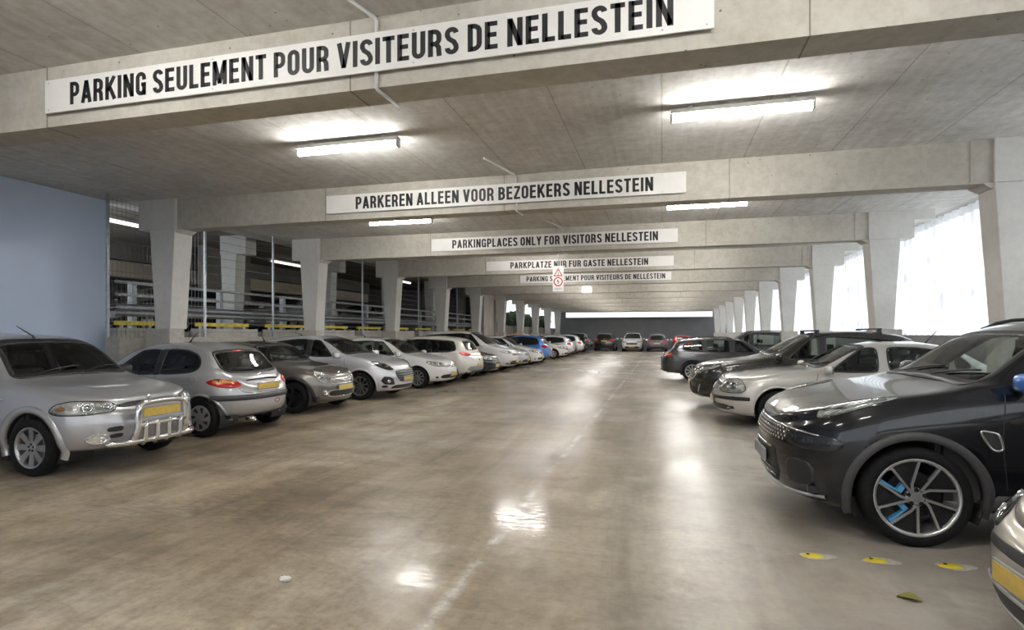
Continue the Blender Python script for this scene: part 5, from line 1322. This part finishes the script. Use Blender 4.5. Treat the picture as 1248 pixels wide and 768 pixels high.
# --- silver hatchback, tail to the lane
def hatch_rear(s):
    L = s.L
    s.patch('spoiler_lamp', M_TAILP, (-1, 0, .6), [(s.x(3.235), -.12, 1.30), (s.x(3.235), .12, 1.30), (s.x(3.215), .12, 1.325), (s.x(3.215), -.12, 1.325)], .006, .004, 4, 8, smooth=2)
    s.strip('boot_handle', M_BLACK, (-1, 0, 0), [(-L/2, y, .845-.10*y*y) for y in np.linspace(-.36, .36, 9)], .02, .010, thick=.010)
    s.ring('tow_cover', M_TAILP, (-1, 0, 0), [(s.x(L), y, z) for y, z in ((-.22, .455), (-.09, .455), (-.09, .515), (-.22, .515))], .006, .006, .004, smooth=2)
sp = dict(L=3.83, W=1.65, H=1.43, wb=2.44, fo=.76, R=.290, Ra=.335, rim='cap', paint=P_SILVER, see=True, step=.027, tw=.185,
          top=[(0, .60), (.05, .68), (.4, .79), (.95, .925), (1.04, .95), (1.78, 1.345), (2.15, 1.42), (2.6, 1.43), (3.0, 1.39), (3.22, 1.325), (3.60, .985), (3.70, .925), (3.79, .86), (3.83, .76)],
          belt=[(0, .58), (.45, .74), (1.05, .87), (2.2, .915), (3.3, .97), (3.65, .90), (3.83, .76)], low=[(0, .19), (.5, .19), (1.1, .22), (2.8, .23), (3.4, .27), (3.83, .30)], plan=(.85, 2.5, .72, 2.5),
          lev=[(0, .90, .13, .12), (.05, .955, .07, .06), (.22, .985, .015, .012), (.5, 1.0, 0, 0), (.72, .995, .012, .02), (.90, .965, .045, .07), (1.0, .93, .09, .14)],
          ws=(.975, 1.335), sides=[[(1.42, .925), (2.30, .925), (2.30, 1.32), (1.90, 1.30)], [(2.36, .925), (3.00, .965), (3.14, 1.05), (3.06, 1.22), (2.80, 1.31), (2.38, 1.325)]],
          rw=[(-.60, .965), (-.3, .945), (.3, .945), (.60, .965), (.575, 1.14), (.535, 1.285), (0, 1.305), (-.535, 1.285), (-.575, 1.14)],
          feats=[hatch_rear, taillight([(3.70, .50, .76), (3.66, .60, .735), (3.56, .70, .735), (3.42, .76, .765), (3.28, .79, .815), (3.30, .785, .855), (3.44, .745, .875), (3.58, .66, .87), (3.68, .53, .83)], (-.66, .74, .1), M_TAIL, [([(3.66, .55, .80), (3.36, .775, .80), (3.34, .77, .85), (3.5, .72, .865), (3.62, .60, .85)], M_ORANGE)]),
                 plate(.735, 'rear'), emblem(.905, 'rear', .035, 1.2), bumper_strip(.585, 'rear', .79, .085, M_CLAD), rubstrip(.585, 3.36, 3.66, .085, M_CLAD, name='bumper_rub_strip'), exhaust(-.02+.42, .255), rear_wiper(.985, .0, .42, .02), antenna(2.25, .16, .17), mirror(1.48, .96, M_PLASTIC),
                 panel('fuel_flap', P_SILVER, (0, 1, 0), [(3.0, .8, .80), (3.13, .8, .80), (3.13, .8, .93), (3.0, .8, .93)], .003), handle(2.18, .86, M_PLASTIC),
                 seams(((0, 1, 0), [(1.24, .9, .89), (1.2, .9, .6), (1.28, .9, .30)]), ((0, 1, 0), [(2.33, .9, .92), (2.36, .9, .6), (2.32, .9, .30)]), ((-1, 0, .3), [(3.8, -.60, 1.0), (3.8, -.56, .80), (3.8, -.5, .66), (3.8, 0, .645), (3.8, .5, .66), (3.8, .56, .80), (3.8, .60, 1.0)]))])
left_row('hatchback', 'silver hatchback parked tail out with orange-red lamps and hubcaps', sp, -6.09, 7.93, 'tail', group=GL)

# --- grey-brown small hatch with black roof
def small_front(s):
    for sg in (1, -1):
        n = (.70, .45*sg, .55); pl = [(s.x(.20+.115*math.cos(a)), (.575+.095*math.sin(a))*sg, .735+.10*math.cos(a)) for a in np.linspace(0, 2*PI, 16, endpoint=False)]
        o = s.patch('headlight', M_LAMPIN, n, pl, .004, 0, 8, 10, smooth=1)
        if o:
            s.ring('headlight_ring', M_CHROME, n, pl, .010, .006, .012, parent=o[0], smooth=1); bowls(s, o[0], n, [(.20, .575*sg, .735)], .055); s.patch('lamp_lens', M_LENS, n, pl, .012, .02, 8, 10, parent=o[0], smooth=1)
        o = bowls(s, s.root, (.9, .4*sg, 0), [(.06, .56*sg, .40)], .05, M_CHROME, .003, 'fog_lamp', .014)
    s.strip('bonnet_chrome', M_CHROME, (1, 0, .2), [(s.x(0), y, .70-.02*y*y) for y in np.linspace(-.45, .45, 9)], .012, .008, thick=.004)
    s.ring('intake_frame', M_CHROME, (1, 0, 0), g3(s, sym([(0, .42, .30), (0, .50, .36), (0, .44, .44)])), .006, .006, .010, smooth=2)
sp = dict(L=3.70, W=1.685, H=1.41, wb=2.467, fo=.68, R=.305, Ra=.36, rim='dark5', paint=P_GREY, see=True, step=.028, arch=M_PLASTIC, arch_w=.055, arch_span=(-14, 194),
          top=[(0, .67), (.04, .735), (.14, .79), (.4, .865), (1.0, .945), (1.14, .965), (1.72, 1.335), (2.0, 1.40), (2.5, 1.41), (3.1, 1.37), (3.36, 1.30), (3.56, .96), (3.64, .88), (3.70, .78)],
          belt=[(0, .655), (.12, .71), (.4, .80), (1.1, .91), (2.2, .935), (3.3, .96), (3.70, .78)], low=[(0, .19), (.5, .18), (1.1, .22), (2.9, .23), (3.7, .29)], plan=(.80, 2.4, .6, 2.8), crown=.06, tumble=.28,
          ws=(.98, 1.325), wsw=.93, sides=[[(1.50, .945), (2.42, .945), (2.42, 1.315), (1.84, 1.30)], [(2.48, .945), (3.24, .965), (3.14, 1.27), (2.50, 1.315)]], rw=[(-.55, .99), (.55, .99), (.50, 1.26), (-.50, 1.26)], trim=M_CHROME,
          feats=[small_front, roof_skin(P_BLACK, 1.84, 3.33, .55), grille([(0, .33, .55), (0, .43, .60), (0, .38, .665)], M_CHROME, 4, fw=.024), panel('lower_intake', M_PLASTIC, (1, 0, 0), sym([(0, .40, .31), (0, .47, .36), (0, .42, .43)]), .004, smooth=2),
                 plate(.475, 'front', tilt=-.05), emblem(.755, r=.035), mirror(1.60, .98, P_BLACK, .19, .14), wipers(), antenna(1.95, .10, .16),
                 handle(2.35, .83, M_CHROME), seams(((0, 1, 0), [(1.26, .9, .90), (1.22, .9, .6), (1.28, .9, .30)]), ((0, 1, 0), [(2.46, .9, .92), (2.48, .9, .30)]), ((.2, .0, 1), [(.9, .70, .95), (.40, .66, .85), (.22, .46, .8), (.10, .2, .76), (.09, 0, .75)]), ((.2, .0, 1), [(.9, -.70, .95), (.40, -.66, .85), (.22, -.46, .8), (.10, -.2, .76), (.09, 0, .75)]))])
left_row('hatchback', 'small grey-brown hatchback with black roof, black wheels and round headlights', sp, -6.32, 10.55, group=GL)

# --- pale silver crossover
def crossover_front(s):
    for sg in (1, -1):
        n = (.72, .5*sg, .5)
        pl = [(s.x(d), y*sg, z) for d, y, z in ((.10, .46, .715), (.22, .66, .70), (.40, .77, .765), (.60, .80, .885), (.56, .77, .93), (.36, .66, .885), (.16, .52, .81))]
        o = s.patch('headlight', M_LAMPDK, n, pl, .004, 0, 7, 12)
        if o: bowls(s, o[0], n, [(.27, .64*sg, .785), (.40, .715*sg, .835)], .045, M_CHROME); s.patch('lamp_lens', M_LENS, n, pl, .010, .012, 7, 12, parent=o[0])
        pv = [(s.x(d), y*sg, z) for d, y, z in ((.06, .54, .35), (.20, .76, .36), (.28, .83, .46), (.20, .78, .56), (.08, .60, .53))]
        o = s.patch('fog_lamp_panel', M_PLASTIC, (.8, .6*sg, 0), pv, .004, 0, 6, 8, smooth=1)
        if o: bowls(s, o[0], (.8, .6*sg, 0), [(.14, .69*sg, .44)], .04)
sp = spec('hatch', L=4.19, W=1.80, H=1.535, wb=2.588, fo=.83, cowl=1.12, R=.325, Ra=.385, rim='ten', paint=P_LSILVER, see=True, step=.029, plan=(.85, 2.5, .6, 3.),
          top=[(0, .70), (.05, .79), (.4, .92), (1.0, 1.03), (1.12, 1.05), (1.92, 1.43), (2.3, 1.52), (2.8, 1.535), (3.4, 1.48), (3.72, 1.38), (4.05, 1.04), (4.15, .95), (4.19, .86)], belt=[(0, .68), (.45, .86), (1.12, .97), (2.4, 1.0), (3.7, 1.06), (4.19, .86)],
          ws=(1.07, 1.43), sides=[[(1.56, 1.01), (2.22, 1.01), (2.24, 1.42), (2.0, 1.40)], [(2.32, 1.015), (3.2, 1.05), (3.50, 1.12), (3.3, 1.36), (2.7, 1.43), (2.34, 1.43)]], rw=[(-.56, 1.09), (.56, 1.09), (.48, 1.36), (-.48, 1.36)],
          feats=[crossover_front, grille([(0, .34, .40), (0, .46, .54), (0, .50, .65), (0, .42, .71)], None, 0, mesh=6, barmat=M_GALV), panel('lower_intake', M_PLASTIC, (1, 0, 0), sym([(0, .56, .25), (0, .60, .29), (0, .50, .35)]), .004, smooth=1, frame=P_WHITE), plate(.47), wipers(), antenna(3.0, .2, .06)] + std_side(dict(), 1.12, 2.28, 3.26, 1.0, .90))
left_row('crossover', 'pale silver crossover with slanted headlights between small brown hatchback and white hatchback', sp, -6.05, 12.98, group=GL)

# --- white hatchback
sp = spec('hatch', L=4.06, W=1.70, H=1.47, wb=2.5, fo=.80, paint=P_WHITE, see=True, step=.032, rim='ten')
sp['feats'] = std_front(sp, .70, False, (.59, .665), .42, (.28, .40), .62, 2)+std_side(dict(), 1.08, 2.15, 3.2, .93, .82)+[wipers(), antenna(2.9, .2, .1)]
left_row('hatchback', 'white hatchback nose out, beside the pale silver crossover', sp, -5.94, 15.88, group=GL)

# --- pearl white hatchback tail out
sp = spec('hatch', L=4.36, W=1.82, H=1.50, wb=2.65, fo=.88, cowl=1.15, paint=P_PEARL, see=True, step=.036, R=.32, rim='five')
sp['feats'] = std_rear(sp, .90, tl=[(4.30, .56, .86), (4.20, .76, .84), (4.02, .87, .89), (3.94, .88, .97), (4.10, .84, .97), (4.28, .62, .94)], pz=.55, bump=.40)+std_side(dict(), 1.15, 2.28, 3.36, .95, .85)+[mirror(1.5, .97), panel('bumper_band', M_KERB, (-1, 0, 0), sym([(4.3, .62, .36), (4.3, .76, .42), (4.3, .66, .52)]), .005, smooth=1)]
left_row('hatchback', 'pearl white hatchback parked tail out with bright red lamps', sp, -5.85, 18.1, 'tail', group=GL)

# --- black small car
sp = spec('hatch', L=4.0, W=1.72, H=1.44, wb=2.5, fo=.82, paint=P_BLACK, see=False, step=.042)
sp['feats'] = std_front(sp, .68, False, (.54, .64), .45, (.27, .40), .62, 1)+[mirror(1.40, .95)]
left_row('hatchback', 'black hatchback nose out in front of the white people carrier', sp, -5.95, 20.55, group=GL)
# --- white people carrier
sp = spec('suv', L=4.4, W=1.80, H=1.70, wb=2.7, fo=.88, cowl=.92, paint=P_WHITE, see=False, step=.042, R=.32, arch=P_WHITE)
sp['feats'] = std_front(sp, .82, False, (.66, .76), .48, (.30, .46), .64, 1)+[mirror(1.28, 1.07), panel('bumper_band', M_KERB, (1, 0, 0), sym([(0, .70, .30), (0, .82, .38), (0, .70, .48)]), .003, smooth=1)]
left_row('people_carrier', 'white people carrier with sloping windscreen behind the black hatchback', sp, -5.83, 23.1, group=GL)
# --- the cars farther down
def far_hatch(label, pt, xf, yc, end='nose', **k):
    sp = spec('hatch', L=k.get('L', 4.0), W=1.72, H=k.get('H', 1.46), paint=pt, see=False, step=.055, sub=2, trim=k.get('trim', M_PLASTIC))
    sp['feats'] = (std_front(sp, .70, False, (.57, .66), .42, (.28, .40), .6, 1) if end == 'nose' else std_rear(sp, .88))+[mirror(1.4, .96)]
    return left_row('hatchback', label, sp, xf, yc, end, group=GL)
def far_suv(label, pt, xf, yc, end='nose', H=1.65):
    sp = spec('suv', L=4.4, W=1.82, H=H, paint=pt, see=False, step=.055, sub=2)
    sp['feats'] = (std_front(sp, .84, False, (.62, .75), .46, (.30, .45), .6, 1) if end == 'nose' else std_rear(sp, 1.0, pz=.80))+[mirror(1.55, 1.08)]
    return left_row('suv', label, sp, xf, yc, end, group=GL)
far_hatch('silver hatchback nose out next to the white people carrier', P_SILVER, -5.95, 25.7)
far_hatch('white hatchback nose out just before the blue hatchback', P_WHITE, -5.80, 28.2)
far_hatch('blue hatchback parked tail out halfway down the left row', P_BLUE, -5.85, 30.75, 'tail', H=1.5)
far_hatch('orange hatchback set back behind the blue hatchback', P_ORANGE, -6.9, 33.3, 'tail', H=1.56)
far_hatch('white hatchback nose out beyond the blue and orange cars', P_WHITE, -5.75, 35.9)
far_hatch('silver hatchback parked tail out beyond the white cars', P_LSILVER, -5.75, 38.5, 'tail')
far_hatch('dark grey hatchback nose out in the far left row', P_DGREY, -5.9, 41.0)
far_hatch('pale silver hatchback in the far left row before the black SUV', P_LSILVER, -5.85, 44.2, 'tail', H=1.52)
far_suv('black SUV parked tail out last in the left row', P_BLACK, -5.75, 48.6, 'tail')
# --- the four cars against the end wall
def end_car(name, label, sp, x, y, end):
    return Car(name, label, sp, x, y+sp['L']/2, 1, group='cars parked against the end wall', turn=(-PI/2 if end == 'nose' else PI/2))
sp = spec('suv', L=4.4, W=1.85, H=1.66, paint=P_BLACK, step=.055, sub=2); sp['feats'] = std_rear(sp, 1.0, pz=.92)+[mirror(1.55, 1.08), rails(2.0, 3.7, .58)]
end_car('suv', 'black SUV tail toward the lane, leftmost against the end wall', sp, -5.05, 51.6, 'tail')
sp = spec('suv', L=4.4, W=1.85, H=1.66, paint=P_WHITE, step=.055, sub=2); sp['feats'] = std_front(sp, .86, False, (.60, .76), .5, (.28, .46), .66, 1)+[mirror(1.55, 1.08)]
end_car('suv', 'white SUV facing down the lane against the end wall', sp, -2.6, 51.4, 'nose')
sp = spec('hatch', L=4.1, W=1.78, H=1.56, paint=P_PURPLE, step=.055, sub=2); sp['feats'] = std_rear(sp, .90)+[mirror(1.4, .98)]
end_car('hatchback', 'dark purple hatchback tail toward the lane against the end wall', sp, -.45, 51.2, 'tail')
sp = spec('hatch', L=4.1, W=1.75, H=1.46, paint=P_RED, step=.055, sub=2); sp['feats'] = std_rear(sp, .90)+[mirror(1.4, .98)]
end_car('hatchback', 'dark red hatchback against the end wall half hidden by the grey estate', sp, 1.75, 52.6, 'tail')
# --- cars on the neighbouring deck
DG = 'cars on the neighbouring deck'
sp = spec('hatch', L=4.3, W=1.78, H=1.47, paint=P_BLACK, step=.05, sub=2); sp['feats'] = std_side(dict(), 1.08, 2.2, 3.3, .93, .82)
Car('hatchback', 'black car side on behind the mesh by the pale blue wall', sp, -14.9, 14.4, -1, DG, z=1.6, turn=PI/2*.96)
sp = spec('hatch', L=4.2, W=1.76, H=1.46, paint=P_SILVER, step=.05, sub=2); sp['feats'] = std_rear(sp, .88)+[mirror(1.4, .96)]
Car('hatchback', 'silver car with red lamps on the deck before the second left column', sp, -14.0, 19.6, -1, DG, z=1.6, turn=PI/2)
sp = spec('hatch', L=4.2, W=1.76, H=1.46, paint=P_DGREY, step=.05, sub=2); sp['feats'] = std_side(dict(), 1.08, 2.2, 3.3, .93, .82)
Car('hatchback', 'dark grey car on the deck between the second and third left columns', sp, -14.4, 25.5, -1, DG, z=1.6, turn=PI/2)

# ================================================================ SMALL THINGS ON THE FLOOR
def stud(x, y, rz, label):
    r = thing('floor_stud', label, 'road stud', (x, y, 0), rz, 'yellow studs on the floor by the black SUV')
    m = MB(); n = 20; v = []; f = []
    for i in range(6):
        t = i/5; rr = math.cos(t*PI/2); z = .016*math.sin(t*PI/2)
        for k in range(n): v.append((math.cos(2*PI*k/n)*.075*max(rr, .02), math.sin(2*PI*k/n)*.045*max(rr, .02), z))
    for i in range(5):
        for k in range(n): f.append((i*n+k, i*n+(k+1) % n, (i+1)*n+(k+1) % n, (i+1)*n+k))
    m.add(v, f).build('stud_cap', M_YELLOW, r, True)
    v2 = []
    for k in range(24):
        a = 2*PI*k/24; q = .12*(1+.12*math.sin(3*a+x*7)); v2.append((.035+math.cos(a)*q, math.sin(a)*q*.5, .0015))
    b = MB(); b.add(v2+[(p[0], p[1], .0) for p in v2], [tuple(range(24))]+[(k, (k+1) % 24, 24+(k+1) % 24, 24+k) for k in range(24)]).build('mortar_bed', M_PLATEW2, r)
    MB().lathe([(.010, .013), (.0165, .012), (.017, .0002)], 'z', 12, (-.03, .0, 0)).build('bolt_hole', M_BLACK, r)
M_PLATEW2 = plain('pale_mortar', (.52, .50, .46), .8, 0, 0, .3, .2, 30)
stud(1.02, 4.42, .1, 'yellow floor stud nearest the lane, left of three before the SUV wheel')
stud(1.42, 4.44, .1, 'middle yellow floor stud of three in front of the SUV wheel')
stud(1.87, 4.46, .05, 'right yellow floor stud of three, beside the beige hatchback nose')
def crumple(name, label, cat, x, y, mat, r, h, seed, mat2=None):
    random.seed(seed); bm = bmesh.new(); bmesh.ops.create_icosphere(bm, subdivisions=3, radius=1)
    for v in bm.verts:
        k = 1+random.uniform(-.22, .22); v.co = Vector((v.co.x*r*k*1.3, v.co.y*r*k*.8, max(0, (v.co.z*.5+.45)*h*k)))
    o = link_bm(name, bm, mat, None, False); o.location = (x, y, 0); return tag(o, label, cat)
crumple('crumpled_paper', 'small crumpled white paper scrap lying on the floor at left', 'litter', -2.30, 3.13, M_WHITE, .030, .03, 3)
lf = MB(); lv = []
for i in range(9):
    t = i/8; w = .03*math.sin(PI*t)**.8
    lv += [(-.06+.13*t, -w, .004+.022*t*(1-t)*2+.006), (-.06+.13*t, 0, .002+.008*t), (-.06+.13*t, w, .004+.05*t*(1-t)*2+.004)]
ff = []
for i in range(8):
    for k in range(2): ff.append((i*3+k, i*3+k+1, i*3+k+4, i*3+k+3))
lv2 = [(p[0], p[1], max(0, p[2]-.003)) for p in lv]
lo = lf.add(lv+lv2, ff+[tuple(27+i for i in reversed(q)) for q in ff]).build('dry_leaf', plain('dry_leaf_green', (.22, .20, .04), .6)); lo.location = (1.40, 3.84, 0); lo.rotation_euler = (0, 0, -.3)
tag(lo, 'curled yellow-green dry leaf on the floor before the beige hatchback', 'leaf')
